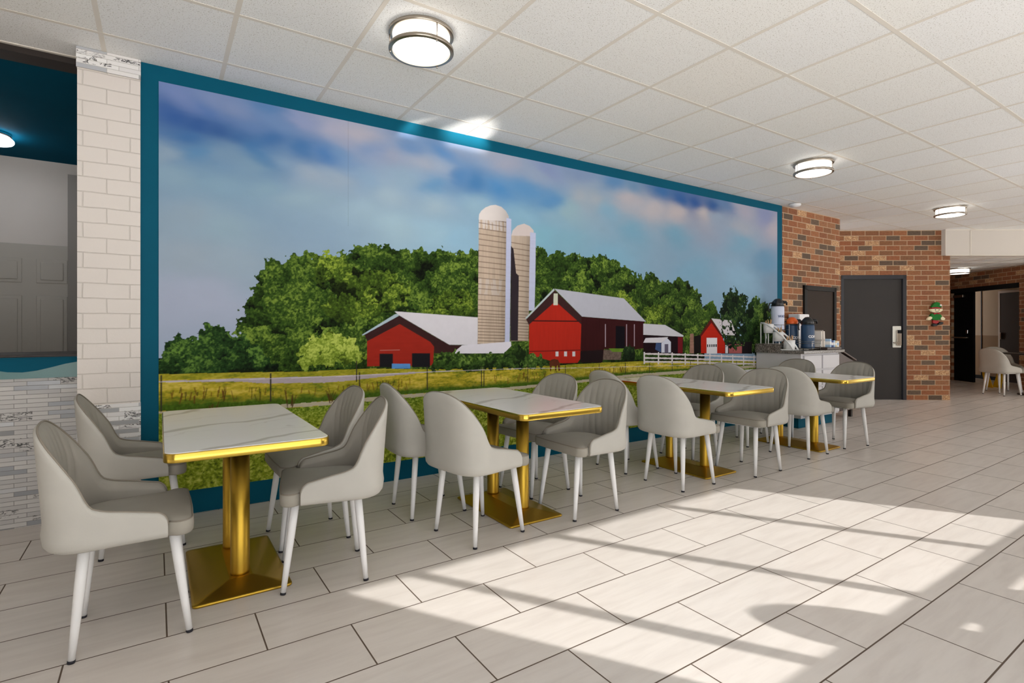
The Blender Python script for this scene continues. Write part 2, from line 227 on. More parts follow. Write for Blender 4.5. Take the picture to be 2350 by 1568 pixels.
def m_whitebrick():
    m=mat('white_painted_brick',alb(226,219,212),.6); n=NT(m); c=n.coords('xz',(22.2+.303,8.78-.02)); ds=n.noise(c,5,3)
    wob=n.mix(.012,(c,0),(ds,1)); b=n.brick((wob,2),.222,.0878,.004,.5,.6)
    b2=n.noise(n.coords('xyz'),55,4,.6); b.inputs['Mortar Smooth'].default_value=.7
    n.link(n.mix((b,1),alb(200,194,188),alb(186,180,173)),2,n.b,'Base Color')
    inv=n.ramp(b,1,[(0,(1,1,1)),(1,(0,0,0))]); bp=n.bump(inv,0,.6,.005); n.bump(b2,0,.25,.004,bp)
    M['white_brick']=m
m_whitebrick()
def m_mosaic(key,dark,K=.75):
    m=mat(key,(.7,.7,.7),.3); n=NT(m); c=n.coords('xz',(17.1,8.3))
    b=n.brick(c,.155,.0262,.0013,.37,.1,2); c2=n.coords('xz',(11.4,5.02)); bb=n.brick(c2,.155,.0524,.0009,.61,.1,3)
    cr=n.ramp(b,0,[(0,alb(150,150,150,K)),(.18,alb(172,176,182,K)),(.22,alb(206,204,202,K)),(.6,alb(218,216,213,K)),(.9,alb(198,196,195,K)),(1,alb(226,230,234,K))])
    vn=n.noise(n.coords('xz',scale=(1,2.2)),9,5,.65,1.6); vein=n.ramp(vn,0,[(.465,(1,1,1)),(.488,(.05,.05,.05)),(.512,(.05,.05,.05)),(.535,(1,1,1))])
    sel=n.ramp(bb,0,[(.74,(0,0,0)),(.76,(1,1,1))]); sel2=n.ramp(b,0,[(.3,(0,0,0)),(.32,(1,1,1))]); ss=n.mix(1,(sel,0),(sel2,0),'MULTIPLY')
    vv=n.mix((ss,2),(1,1,1),(vein,0)); mm=n.mix(1,(cr,0),(vv,2),'MULTIPLY')
    fin=n.mix((b,1),(mm,2),alb(*dark,K)); n.link(fin,2,n.b,'Base Color')
    gl=n.ramp(b,0,[(.1,(.08,.08,.08)),(.22,(.45,.45,.45))]); n.link(gl,0,n.b,'Roughness')
    hh=n.ramp(b,0,[(0,(.2,.2,.2)),(1,(1,1,1))]); h2=n.mix((b,1),(hh,0),(0,0,0)); n.bump(h2,2,.8,.004)
    M[key]=m
m_mosaic('mosaic',(168,164,160)); m_mosaic('mosaic_shaded',(138,136,134),1.1)  # second copy darkened for the shade in the reception recess
def m_marble():
    m=mat('marble_laminate',alb(222,216,210,.72),.22); n=NT(m); tc=n.coords('xyz')
    mp=n.coords('xy',rot=.95,scale=(1,1)); wv=n.node('ShaderNodeTexWave',wave_type='BANDS',bands_direction='X'); n.link(mp,0,wv,'Vector')
    for k,v in (('Scale',.62),('Distortion',5.5),('Detail',4),('Detail Scale',1.1),('Detail Roughness',.6)): wv.inputs[k].default_value=v
    v1=n.ramp(wv,1,[(0,(.70,.67,.65)),(.006,(.76,.74,.72)),(.03,(1,1,1))]); mk=n.ramp(n.noise(tc,3.5,2),0,[(.42,(0,0,0)),(.6,(1,1,1))])
    wv2=n.node('ShaderNodeTexWave',wave_type='BANDS',bands_direction='X'); mp2=n.coords('xy',off=(.3,.2),rot=1.25); n.link(mp2,0,wv2,'Vector')
    for k,v in (('Scale',1.5),('Distortion',7),('Detail',4),('Detail Scale',1.4),('Detail Roughness',.6)): wv2.inputs[k].default_value=v
    v2=n.ramp(wv2,1,[(0,(.86,.84,.83)),(.02,(1,1,1))])
    vv=n.mix((mk,0),(1,1,1),(v2,0)); w3=n.noise(tc,1.3,3); v3=n.ramp(w3,0,[(.3,alb(212,208,205,.72)),(.7,alb(224,219,215,.72))])
    a=n.mix(1,(v3,0),(v1,0),'MULTIPLY'); a2=n.mix(1,(a,2),(vv,2),'MULTIPLY'); n.link(a2,2,n.b,'Base Color')
    M['marble']=m
m_marble()
def m_granite():
    m=mat('granite',(.2,.2,.2),.2); n=NT(m); tc=n.coords('xyz'); w=n.noise(tc,110,4,.7); r=n.ramp(w,0,[(.36,lin((60,58,55))),(.46,lin((132,126,118))),(.6,lin((196,190,180)))],'CONSTANT'); n.link(r,0,n.b,'Base Color'); M['granite']=m
m_granite()
def m_mural():
    m=mat('mural_print',(.5,.5,.5),.75,spec=.08); n=NT(m); a=n.node('ShaderNodeVertexColor',layer_name='Col'); n.link(a,0,n.b,'Base Color')
    w=n.noise(n.coords('xyz'),700,2); n.bump(w,0,.15,.001); M['mural']=m
m_mural()
# ---------------------------------------------------------------- room shell
def shell_box(name,m,b,loc=(0,0,0),rz=0): 
    o=MB().box(*b).build(name,M[m]); at(o,loc,rz); return struct(o)
shell_box('floor','floor',(-3,18,-.9,8,-.08,0))
ce=MB(); ce.box(-3,-.25,-.9,4.15,H,H+.05); ce.box(-.25,18,-.9,5.4,H,H+.05)
ce=struct(ce.build('ceiling',M['ceiling']))
g=MB(); T=.6096; ox=-.2749; oy=4.33076
for k in range(-4,30):
    x=ox+k*T
    if x<-.4: g.box(x-.012,x+.012,-.7,4.15,H-.0014,H+.002)
    else: g.box(x-.012,x+.012,-.7,5.2,H-.0014,H+.002)
for r in range(0,9):
    y=oy-r*T
    if y>-.6: g.box(-3 if y<4.1 else -.2,17.8,y-.012,y+.012,H-.0016,H+.002)
g.box(-3,-.4,4.125,4.15,H-.006,H+.002)
g.build('ceiling_grid',M['grid_metal'],ce)
# mural wall, teal painted, then the brick end of the same wall
mw=MB().box(-.12,6.923,0,.3,0,H).build('wall_back',M['teal_paint']); struct(at(mw,(0,3.985,0),WROT))
bw=MB().box(6.923,8.46,0,.32,0,H).build('wall_brick_end',M['brick']); struct(at(bw,(0,3.985,0),WROT))
# white brick pillar
pl=MB().box(-.401,-.1,-.02,.32,.735,2.705).build('wall_pillar',M['white_brick']); struct(at(pl,(0,3.985,0),WROT))
pb=MB().box(-.403,-.098,-.022,.32,0,.735).box(-.405,-.098,-.03,.32,2.705,H-.002).build('pillar_mosaic',M['mosaic'],pl)
# reception recess behind the pillar
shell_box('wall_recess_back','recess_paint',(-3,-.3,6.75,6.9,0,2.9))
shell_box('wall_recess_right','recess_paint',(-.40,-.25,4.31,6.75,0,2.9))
shell_box('wall_left','white_paint',(-3.15,-3,4.15,6.9,0,2.9))
shell_box('ceiling_recess','teal_ceiling_paint',(-3,-.4,4.15,6.75,2.80,2.9))
shell_box('trim_1','dark_trim',(-3,-.402,4.146,4.30,2.785,2.9))
shell_box('trim_2','grey_trim',(-.74,-.55,6.62,6.75,0,2.67))
# recess door: six-panel grey door in the back wall of the recess
d1=struct(thing('door_1','grey six-panel door behind the reception counter','door',(-1.44,6.74,0)))
for k in ('label','category'): del d1[k]
q=MB().box(0,.82,-.035,0,0,1.985); q.build('door_leaf',M['grey_door_paint'],d1,.003)
q=MB()
for (x0,x1) in ((.13,.36),(.46,.69)):
    for (z0,z1) in ((1.62,1.85),(.86,1.50),(.2,.74)):
        q.box(x0,x1,-.041,-.03,z0,z1); q.box(x0+.03,x1-.03,-.049,-.03,z0+.03,z1-.03)
q.build('door_panel',M['grey_door_paint'],d1,.006)
# reception counter
rc=thing('reception_counter','mosaic-fronted reception counter with a teal wave band, left of the white pillar','counter',(-1.7,4.262,0))
MB().box(-1.29,1.285,0,.05,0,.888).build('counter_front',M['mosaic_shaded'],rc)
MB().box(-1.29,1.29,-.012,.05,.888,1.015).build('fascia_band',mat('fascia_grey',alb(80,118,118),.3),rc)
wv=[(-1.28,1.014)]; 
for i in range(40):
    x=-1.28+2.56*i/39; wv.append((x,.955-.030*math.cos((x-1.005)*2*PI/.62)))
wv.append((1.28,1.014)); 
q=MB(); N_=len(wv)
top=[(-1.28+2.56*i/39) for i in range(40)]
for i in range(39): 
    a=wv[1+i];b=wv[2+i]; q.add([(a[0],-.014,a[1]),(b[0],-.014,b[1]),(b[0],-.014,1.014),(a[0],-.014,1.014)],[(0,1,2,3)])
tag_w=q.build('fascia_wave',M['teal_paint'],rc); tag_w['label']='brighter teal wave along the top of the band'
MB().box(-1.29,1.29,-.03,.45,1.016,1.032).build('countertop',M['dark_trim'],rc,.003)
# door wall (angled brick wall)
DL=(9.45,4.43,0); DR=-math.radians(35.3)
dw=MB(); dw.box(-1.6,.062,0,.22,0,H); dw.box(1.128,1.838,0,.22,0,H); dw.box(.062,1.128,0,.22,2.081,H)
struct(at(dw.build('wall_door',M['brick']),DL,DR))
d2=struct(thing('door_2','x','x',DL,DR)); 
for k in ('label','category'): del d2[k]
q=MB().box(.06,.105,-.006,.1,0,2.083).box(1.072,1.13,-.006,.1,0,2.083).box(.06,1.13,-.006,.1,2.018,2.083); q.build('door_frame',M['dark_frame_paint'],d2,.003)
MB().box(.107,1.07,.03,.075,.002,2.016).build('door_leaf',M['dark_door_paint'],d2,.002)
for z in (1.78,1.02,.25): MB().tube([(.108,.022,z-.06),(.108,.022,z+.06)],.009,10).build('hinge',M['near_black'],d2)
lk=MB().box(.915,1.055,.008,.03,.872,1.232).build('lock_plate',mat('lock_cream',alb(225,218,205),.35),d2,.012,3)
MB().box(.965,1.045,-.012,.01,.905,1.165).build('lock_body',M['nickel'],lk,.01,2)
MB().box(.975,1.04,-.02,-.01,1.11,1.165).build('card_reader',M['near_black'],lk,.004)
MB().tube([(1.0,.01,.955),(1.0,-.05,.955),(.88,-.055,.955)],.009,10).build('lever_handle',M['nickel'],lk)
# soffit and lower ceiling beyond
SO=(10.79,3.383,0); SR=-math.atan2(.551,.834)
so=MB().box(0,8.5,0,.3,2.40,H).build('trim_3',mat('soffit_white',alb(192,186,178),.7)); struct(at(so,SO,SR))
q=MB()
for x in (.0,.42,1.55,2.7,3.85): q.box(x-.012 if x else 0,x+.012,-.006,.0,2.39,H)
q.box(0,8.4,-.006,0,2.39,2.405); q.box(0,8.4,-.006,0,H-.02,H); q.build('soffit_batten',M['grid_metal'],so)
lc=MB().box(0,8.5,.3,4.6,2.42,2.46).build('ceiling_low',M['ceiling']); struct(at(lc,SO,SR))
q=MB()
for k in range(14): q.box(k*.61,k*.61+.024,.3,4.5,2.416,2.421)
for k in range(7): q.box(0,8.4,.45+k*.61,.474+k*.61,2.4155,2.421)
q.build('ceiling_grid',M['grid_metal'],lc)
# far brick wall with a double doorway
FP=(15.21,4.655,0); FR=math.radians(-130.48)
fw=MB(); fw.box(-1.5,0,0,.2,0,2.44); fw.box(1.90,2.12,0,.2,0,2.44); fw.box(0,1.90,0,.2,2.09,2.44)
struct(at(fw.build('wall_far',M['brick']),FP,FR))
shell_box('wall_corridor','cream_wall',(-2.5,3,1.0,1.1,1.03,2.44),FP,FR)
shell_box('wall_corridor_lower','tan_wall',(-2.5,3,1.0,1.1,.08,1.03),FP,FR)
shell_box('baseboard_corridor','near_black',(-2.5,3,.98,1.1,0,.08),FP,FR)
shell_box('trim_4','dark_trim',(-.54,-.52,.985,1.0,.08,2.44),FP,FR)
shell_box('ceiling_corridor','white_paint',(-2.5,3,.2,1.1,2.40,2.44),FP,FR)
shell_box('trim_5','near_black',(0,1.90,-.01,.12,2.0,2.09),FP,FR)
d3=struct(thing('door_3','x','x',FP,FR))
for k in ('label','category'): del d3[k]
MB().box(.01,.61,.05,.095,.01,2.0).build('door_leaf',M['black_door'],d3,.003)
MB().box(.05,.36,-.0,.05,1.89,1.95).build('door_closer',M['nickel'],d3,.006)
q=MB().tube([(.03,-.0,.99),(.47,-.0,.99)],.014,8).tube([(.47,.05,.99),(.47,0,.99)],.012,8); q.build('push_bar',M['nickel'],d3)
MB().box(.40,.46,.035,.052,1.08,1.16).build('latch_plate',M['chrome'],d3,.006)
d4=struct(thing('door_4','x','x',FP,FR))
for k in ('label','category'): del d4[k]
MB().box(.09,.62,.955,1.0,.0,1.99).build('door_leaf',M['brown_door'],d4,.003)
MB().box(.04,.09,.95,1.0,.0,2.04).box(.09,.68,.95,1.0,1.99,2.04).build('door_frame',M['nickel'],d4)
MB().box(.12,.15,.92,.956,.95,1.10).build('door_handle',M['chrome'],d4,.006)
shell_box('wall_far_side','cream_wall',(13.84,17.9,2.9,3.03,0,H))  # unseen wall added to keep sky light out of the far room
shell_box('wall_far_back','brick',(0,5.6,0,.15,0,H),(11.16,3.66,0),math.atan2(2.23,5.1))  # hidden wall added to shut out light behind the door wall
for i_,x_ in enumerate((-2.5,2.9)): shell_box('trim_%d'%(6+i_),'cream_wall',(x_,x_+.1,.2,1.1,0,2.44),FP,FR)  # corridor end walls added against light leaking in
struct(MB().box(17.9,18.05,-.9,6,2.2,H).box(17.9,18.05,2.7,6,0,2.2).box(17.9,18.05,-.9,-.5,0,2.2).build('wall_right',M['white_paint']))
shell_box('window_fill_right','near_black',(17.95,18.0,1.05,1.12,0,2.2))  # post in an unseen opening added to brighten the far room
# ---------------------------------------------------------------- window wall behind the camera
YW=-.7
ww=MB()
def wall_seg(x0,x1,z0,z1): ww.box(x0,x1,YW-.12,YW,z0,z1)
X0,X1=2.70,5.63
wall_seg(-3,-1.6,0,H); wall_seg(2.2,X0,0,H); wall_seg(X1,6.5,0,H); wall_seg(8.8,11.5,0,H); wall_seg(14.5,18,0,H); wall_seg(11.5,14.5,0,.12)
wall_seg(-3,18,2.36,H)
wall_seg(-1.6,2.2,0,.12); wall_seg(6.5,8.8,0,.12)
# added panel under the sunny window, stepped to shape the floor sun patches
ww.slab([(X0,0),(X1,0),(X1,1.15),(4.99,1.15),(4.90,1.10),(4.20,1.07),(4.17,1.15),(3.74,1.15),(3.70,1.075),(3.57,1.06),(3.53,1.15),(X0,1.15)],YW-.1,YW-.02)
struct(ww.build('wall_front',M['white_paint']))
wf=MB()
for x in (3.07,3.93,4.86): wf.box(x-.032,x+.032,YW-.075,YW-.045,1.25,2.36)
wf.box(X0,X1,YW-.1,YW-.02,1.155,1.255)
struct(wf.build('window_1',M['near_black']))
wf=MB()
for x in (-1.6,.3,2.16,6.5,8.75,11.5,13,14.45): wf.box(x,x+.05,YW-.09,YW-.03,.12,2.36)
for a,b in ((-1.6,2.2),(6.5,8.8),(11.5,14.5)): wf.box(a,b,YW-.09,YW-.03,.9,.95)
struct(wf.build('window_fill_front',M['near_black']))  # frames of unseen windows, openings added to let in fill light
lw=MB().box(-3.12,-3,-.7,1.2,0,H).box(-3.12,-3,2.4,4.15,0,H).box(-3.12,-3,1.2,2.4,2.1,H).box(-3.08,-3.03,1.25,2.35,0,2.1).build('wall_entrance',M['white_paint']); struct(lw)
wf=MB()
for y in (1.2,2.35): wf.box(-3.1,-3.04,y,y+.05,0,2.1)
struct(wf.build('window_3',M['near_black']))
# outside: unseen walls added to keep the low sun off the other windows
shell_box('wall_sun_block_fin','white_paint',(2.30,2.42,-7.0,-.83,-.1,4.2))
shell_box('wall_sun_block_far','white_paint',(11.2,24,-9,-8.2,-.1,8.5))
tag(MB().slab([(-.19,0),(.19,0),(.19,1.17)]+[(.19*math.cos(a),1.17+.25*math.sin(a)) for a in [PI*i/12 for i in range(1,12)]]+[(-.19,1.17)],-.02,.02).build('shadow_board',M['dark_wood'],None,.004),'dark round-topped board added behind the camera to cast a rounded floor shadow','board')
bpy.data.objects['shadow_board'].location=(3.34,-.62,0)  # unseen board, put here to cast the round-topped floor shadow
# ---------------------------------------------------------------- mural print
def paint_mural():
    X0_,X1_,Z0_,Z1_=-.007,6.80,.15,2.729
    NX,NZ=1700,650
    xs=np.linspace(X0_,X1_,NX); zs=np.linspace(Z0_,Z1_,NZ)
    X,Z=np.meshgrid(xs,zs); rng=np.random.RandomState(3)
    tabs=[rng.rand(256,256) for _ in range(6)]
    def vn(x,y,s=0):
        t=tabs[s%6]; x=x+s*17.3; y=y+s*9.7
        xi=np.floor(x).astype(int); yi=np.floor(y).astype(int); fx=x-xi; fy=y-yi
        fx=fx*fx*(3-2*fx); fy=fy*fy*(3-2*fy)
        a=t[xi%256,yi%256]; b=t[(xi+1)%256,yi%256]; c=t[xi%256,(yi+1)%256]; d=t[(xi+1)%256,(yi+1)%256]
        return (a*(1-fx)+b*fx)*(1-fy)+(c*(1-fx)+d*fx)*fy
    def fbm(x,y,o=4,s=0,g=.5):
        r=0;a=1;tt=0
        for i in range(o): r=r+a*vn(x*2**i,y*2**i,s+i); tt+=a; a*=g
        return r/tt
    L8=lambda c: np.array(lin(c))
    img=np.zeros((NZ,NX,3))
    # sky
    sk=np.array(SK); cl=np.array([L8(c) for c in sk[:,2:5]])
    wx=X+(fbm(X*1.6,Z*4,5,0)-.5)*.34; wz=Z+(fbm(X*1.6,Z*4,5,3)-.5)*.13
    num=np.zeros((NZ,NX,3)); den=np.zeros((NZ,NX))
    for (px,pz,*_),c in zip(sk,cl):
        d2=((wx-px)*.62)**2+(wz-pz)**2; w=1/(d2+.003)**1.55
        num+=w[...,None]*c; den+=w
    img=num/den[...,None]
    img*=(1+.05*(fbm(X*9,Z*14,3,2)-.5))[...,None]
    def inside(poly,x=X,z=Z):
        p=np.array(poly); r=np.zeros(x.shape,bool); n=len(p); j=n-1
        for i in range(n):
            xi,zi=p[i];xj,zj=p[j]
            if zi!=zj: r^=((zi>z)!=(zj>z))&(x<(xj-xi)*(z-zi)/(zj-zi)+xi)
            j=i
        return r
    def bbox(poly,pad=.1):
        p=np.array(poly); i0=np.searchsorted(xs,p[:,0].min()-pad);i1=np.searchsorted(xs,p[:,0].max()+pad);k0=np.searchsorted(zs,p[:,1].min()-pad);k1=np.searchsorted(zs,p[:,1].max()+pad)
        return slice(k0,k1),slice(i0,i1)
    PX=xs[1]-xs[0]
    def cover(poly,sl): return sum(inside(poly,X[sl]+PX*dx,Z[sl]+PX*dz).astype(float) for dx,dz in ((-.36,-.12),(.12,-.36),(.36,.12),(-.12,.36),(0,0)))/5
    def fill(poly,c,var=.0,vs=(30,30)):
        sl=bbox(poly,.02); a=cover(poly,sl); col=L8(c)*np.ones((*a.shape,1))
        if var: col=col*(1+var*(fbm(X[sl]*vs[0],Z[sl]*vs[1],3,1)-.5)*2)[...,None]
        t=img[sl]; t[:]=t*(1-a[...,None])+col*a[...,None]
    N1=fbm(X*26,Z*26,3,0)-.5; N2=fbm(X*26,Z*26,3,2)-.5; LF=fbm(X*85,Z*85,2,4,.7)
    LG=fbm(X*60,Z*60,2,2,.7)
    def trees(poly,n,rmin,rmax,dark,mid,light,jag=.05,bright=1,seed=0,holes=0):
        rg=np.random.RandomState(seed); sl=bbox(poly,.08)
        x=X[sl];z=Z[sl]; jx=x+N1[sl]*jag*2; jz=z+N2[sl]*jag*2
        msk=inside(poly,jx,jz)
        if holes: msk&=~((fbm(x*22,z*22,3,1)>1-holes)&(z>z.min()+.12))
        D,Mi,Li=L8(dark),L8(mid),L8(light)
        shade=np.full(x.shape,.06); big=np.full(x.shape,.3); p=np.array(poly)
        cs=[]
        x0,x1=p[:,0].min(),p[:,0].max(); z0,z1=p[:,1].min(),p[:,1].max()
        for q in range(n+n//9):
            cx=rg.uniform(x0,x1); cz=rg.uniform(z0,z1); bg_=q>=n
            cs.append((cz,cx,rg.uniform(rmin,rmax)*(2.3 if bg_ else .75),rg.uniform(.6,1.1),bg_))
        cs.sort(reverse=True)
        for cz,cx,r,b,bg_ in cs:
            i0=np.searchsorted(xs,cx-1.4*r)-sl[1].start;i1=np.searchsorted(xs,cx+1.4*r)-sl[1].start;k0=np.searchsorted(zs,cz-1.3*r)-sl[0].start;k1=np.searchsorted(zs,cz+1.3*r)-sl[0].start
            i0=max(i0,0);k0=max(k0,0)
            if i1<=i0 or k1<=k0: continue
            s2=(slice(k0,k1),slice(i0,i1)); dx=(jx[s2]-cx)/(r*1.25); dz=(jz[s2]-cz)/r; d=dx*dx+dz*dz
            v=b*(.55+.5*dz-.15*dx)*np.clip(1.25-d*.6,0,1.2)
            m=d<1; sh=(big if bg_ else shade)[s2]; sh[m]=np.clip(v[m],.0,1.1)
        lf=LF[sl]; sd_=shade*(.22+.95*big); t=np.clip((sd_**1.1)*(.45+1.1*lf)*bright*1.12+.55*(lf-.5)*(.12+sd_)+.22*(LG[sl]-.5)*(.3+sd_),0,1)
        c=np.where(t[...,None]<.45,D+(Mi-D)*(t/.45)[...,None],Mi+(Li-Mi)*((t-.45)/.55)[...,None])
        g=img[sl]; g[msk]=c[msk]
    # ground first
    ft=np.array(P['fieldtop']); ftz=np.interp(X,ft[:,0],ft[:,1]+0)
    ru=np.array(P['road_u']); rl=np.array(P['road_l']); pu=np.array(P['path_u']); plw=np.array(P['path_l'])
    m=(Z<ftz+.10)&(Z>ftz-.02)&(X<5.3); img[m]=L8((22,30,16))
    trees(P['forest'],1900,.035,.10,(10,14,8),(54,82,28),(124,150,58),.05,.86,1)
    for q,(x,z,rx,rz) in enumerate(((1.35,1.47,.30,.17),(1.17,1.33,.2,.1),(2.05,1.38,.22,.13),(2.6,1.42,.2,.2),(3.9,1.45,.3,.12),(1.9,1.25,.2,.1),(4.5,1.33,.25,.12),(1.05,1.62,.15,.12))):
        trees([(x+rx*math.cos(a),z+rz*math.sin(a)) for a in np.linspace(0,2*PI,14)[:-1]],60,.03,.08,(16,22,9),(72,98,30),(146,168,60),.06,1.0,20+q)
    trees(P['bushL'],150,.03,.08,(10,16,12),(42,72,32),(104,140,58),.05,.9,2,.0)
    trees(P['treeS'],40,.04,.09,(20,34,14),(62,92,30),(126,150,56),.05,1,3)
    trees(P['treeR'],90,.04,.1,(14,24,14),(44,72,30),(120,150,66),.06,.95,4,.12)
    trees(P['treeB'],90,.05,.11,(12,20,14),(34,56,28),(92,120,56),.07,.85,5,.22)
    m=Z<ftz
    grass=fbm(X*9,Z*45,4,1); g2=fbm(X*60,Z*120,2,3); t=np.clip(.5+1.6*(grass-.5)+.7*(g2-.5),0,1)
    ga=L8((112,124,36));gb=L8((190,172,48));gc=L8((222,200,88))
    c=np.where(t[...,None]<.5,ga+(gb-ga)*(t*2)[...,None],gb+(gc-gb)*(t*2-1)[...,None])
    gz=np.clip((fbm(X*1.3,Z*3,3,5)-.45)*3,0,1)[...,None]; c=c*(1-gz*.55)+L8((86,116,30))*gz*.55
    img=np.where(m[...,None],c,img)
    # green verge above the lower path
    puz=np.interp(X,pu[:,0],pu[:,1]); plz=np.interp(X,plw[:,0],plw[:,1]); hgt=.085*(1-X/9)
    v=np.clip(1-(Z-puz)/(hgt*(.6+.9*N1+.4)),0,1)*(Z>puz)*(Z<ftz); v=np.clip(v*1.6,0,1)[...,None]
    img=img*(1-v)+v*(L8((72,100,26))*(.6+.9*LF)[...,None])
    # lighter strip under the trees
    v=((Z<ftz)&(Z>ftz-.03*(1.2-X/8)))[...,None]*.6; img=img*(1-v)+v*(L8((150,150,40))*(.7+.6*g2)[...,None])
    # crops below the path
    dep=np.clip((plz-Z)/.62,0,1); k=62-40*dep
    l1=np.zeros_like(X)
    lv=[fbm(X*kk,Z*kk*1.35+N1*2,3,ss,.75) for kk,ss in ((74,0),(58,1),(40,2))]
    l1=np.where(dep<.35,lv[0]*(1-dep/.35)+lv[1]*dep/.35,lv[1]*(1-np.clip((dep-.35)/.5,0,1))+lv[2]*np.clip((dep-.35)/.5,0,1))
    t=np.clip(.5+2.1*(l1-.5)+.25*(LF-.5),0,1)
    a,b,d=L8((58,76,20)),L8((146,164,44)),L8((214,218,104))  # crop greens lightened to offset table shade on the lower wall
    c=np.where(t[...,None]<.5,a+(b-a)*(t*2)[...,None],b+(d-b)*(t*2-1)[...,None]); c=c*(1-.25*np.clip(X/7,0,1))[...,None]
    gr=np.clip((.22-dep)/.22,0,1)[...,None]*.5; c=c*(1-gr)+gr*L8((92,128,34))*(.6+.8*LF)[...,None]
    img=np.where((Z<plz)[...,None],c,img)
    img=np.where(((Z<puz+N1*.006)&(Z>plz+N2*.01))[...,None],L8((196,186,160))*(.9+.2*g2)[...,None],img)
    ruz=np.interp(X,ru[:,0],ru[:,1],right=-9); rlz=np.interp(X,rl[:,0],rl[:,1],right=9)
    img=np.where(((Z<ruz+N1*.004)&(Z>rlz+N2*.006))[...,None],L8((182,170,176))*(.92+.16*g2)[...,None],img)
    trees(P['lbush'],80,.03,.07,(56,74,20),(124,148,48),(184,200,92),.05,1.1,6)
    # buildings
    fill(P['lb_red'],(158,42,30),.10,(12,60)); fill(P['lb_eave'],(58,34,34),.1); fill(P['lb_roof'],(222,219,226),.03); fill(P['lb_fascia'],(176,196,206))
    for kx in ('lb_d1','lb_d2'): fill(P[kx],(30,28,32))
    fill(P['lb_blue'],(92,150,212),.1)
    fill(P['silo2'],(196,178,160),.12,(50,4)); fill(P['dome2'],(212,200,196),.02)
    def bands(poly,ztop,step):
        p=np.array(poly); x0,x1=p[:,0].min(),p[:,0].max(); xc=(x0+x1)/2; hw=(x1-x0)/2
        for i,bz in enumerate(BANDS):
            if bz>ztop: continue
            zz=bz-.010*np.clip(((X-x0)/(2*hw)),0,1)
            sl=bbox(poly,0); a=np.clip((.0032-np.abs(Z[sl]-zz[sl]))/PX+.5,0,1)*.8*inside(poly,X[sl],Z[sl]); t=img[sl]; t[:]=t*(1-a[...,None])+L8((104,80,66))*a[...,None]
    def shade_cyl(poly):
        p=np.array(poly); x0,x1=p[:,0].min(),p[:,0].max(); sl=bbox(poly,.0); m=inside(poly,X[sl],Z[sl]); f=1-.38*np.clip((X[sl]-x0)/(x1-x0),0,1)**2.2; t=img[sl]; t[m]*=f[m][:,None]
    bands(P['silo2'],2.0,1); shade_cyl(P['silo2']); fill(P['sshadow'],(50,42,48)); fill(P['pipe2'],(190,196,222),.06,(4,120)); 
    fill(P['silo1'],(204,184,164),.16,(70,5))
    p=np.array(P['silo1']); m=inside(P['silo1'])&(Z>BANDS[2])&(fbm(X*70,Z*3,2,3)>.45); img[m]=L8((222,212,206))
    m=inside(P['silo1'])&(Z<BANDS[11])&(Z>BANDS[14])&(fbm(X*50,Z*5,2,1)>.5); img[m]=L8((210,196,184))
    bands(P['silo1'],2.2,1); shade_cyl(P['silo1']); fill(P['dome1'],(232,224,220),.02); shade_cyl(P['dome1'])
    fill(P['pipe1'],(192,198,226),.06,(4,120)); fill(P['lean'],(226,223,232),.02)
    fill(P['rb_red'],(180,42,28),.07,(60,8)); fill(P['rb_eave'],(60,36,36),.1); fill(P['rb_roof'],(188,190,202),.03); fill(P['rb_fascia'],(186,200,200))
    fill(P['rb_side'],(56,20,22),.14,(60,6)); fill(P['rb_base'],(34,22,24)); fill(P['rb_door'],(18,14,22)); fill(P['stone'],(112,96,86),.5,(70,90)); fill(P['patch'],(104,138,42),.2)
    fill(P['win'],(206,210,190))
    for i in range(3): fill(P['w%d'%i],(214,212,214))
    def vline(x,z0,z1,w,c,op=1,lean=0):
        i0=np.searchsorted(xs,x-w-.03);i1=np.searchsorted(xs,x+w+.03);k0=np.searchsorted(zs,z0);k1=np.searchsorted(zs,z1); s_=(slice(k0,k1),slice(i0,i1))
        a=np.clip((w/2-np.abs(X[s_]-x-lean*(Z[s_]-z0)))/PX+.5,0,1)*op*min(1,w/PX); t=img[s_]; t[:]=t*(1-a[...,None])+L8(c)*a[...,None]
    def hline(x0,x1,z,w,c): m=(np.abs(Z-z)<w/2)&(X>x0)&(X<x1); img[m]=L8(c)
    rb=np.array(P['rb_red']); hline(rb[0,0]+.03,rb[2,0],rb[0,1]+.03,.01,(70,26,22)); hline(rb[0,0],rb[2,0],rb[7,1]+.03,.008,(110,30,26))
    sd=np.array(P['rb_side'])
    for f in (.36,.70,.83): vline(sd[0,0]+f*(sd[1,0]-sd[0,0]),sd[4,1]+.02,sd[1,1]-.03,.012,(170,150,160))
    fill(P['shed_dk'],(30,14,20)); fill(P['shed_red'],(112,24,32)); fill(P['shed_roof'],(204,204,212),.03); fill(P['wh_side'],(60,80,120),.4); fill(P['wh_roof'],(218,216,224),.03); fill(P['wh_front'],(208,212,228)); fill(P['wh_door'],(96,92,112))
    fill(P['rr_gap'],(26,18,18)); fill(P['rr_dk'],(30,24,28)); fill(P['rr_roof'],(206,200,206),.05); fill(P['rr_red'],(182,38,22),.08,(4,90)); fill(P['rr_eave'],(92,24,20)); fill(P['rr_door'],(226,224,230)); fill(P['rr_pink'],(168,92,92),.1,(90,3)); fill(P['rr_wh'],(216,214,222)); fill(P['chim'],(150,112,98),.3,(20,80))
    rd=np.array(P['rr_door']); 
    for i in range(5): f=(i+.5)/5; x=rd[0,0]+f*(rd[1,0]-rd[0,0]); m=(np.abs(X-x)<.011)&(np.abs(Z-(rd[0,1]*.52+rd[2,1]*.48))<.016); img[m]=L8((40,40,48))
    tb=P['treeB']; cxb=np.mean(np.array(tb)[:,0])
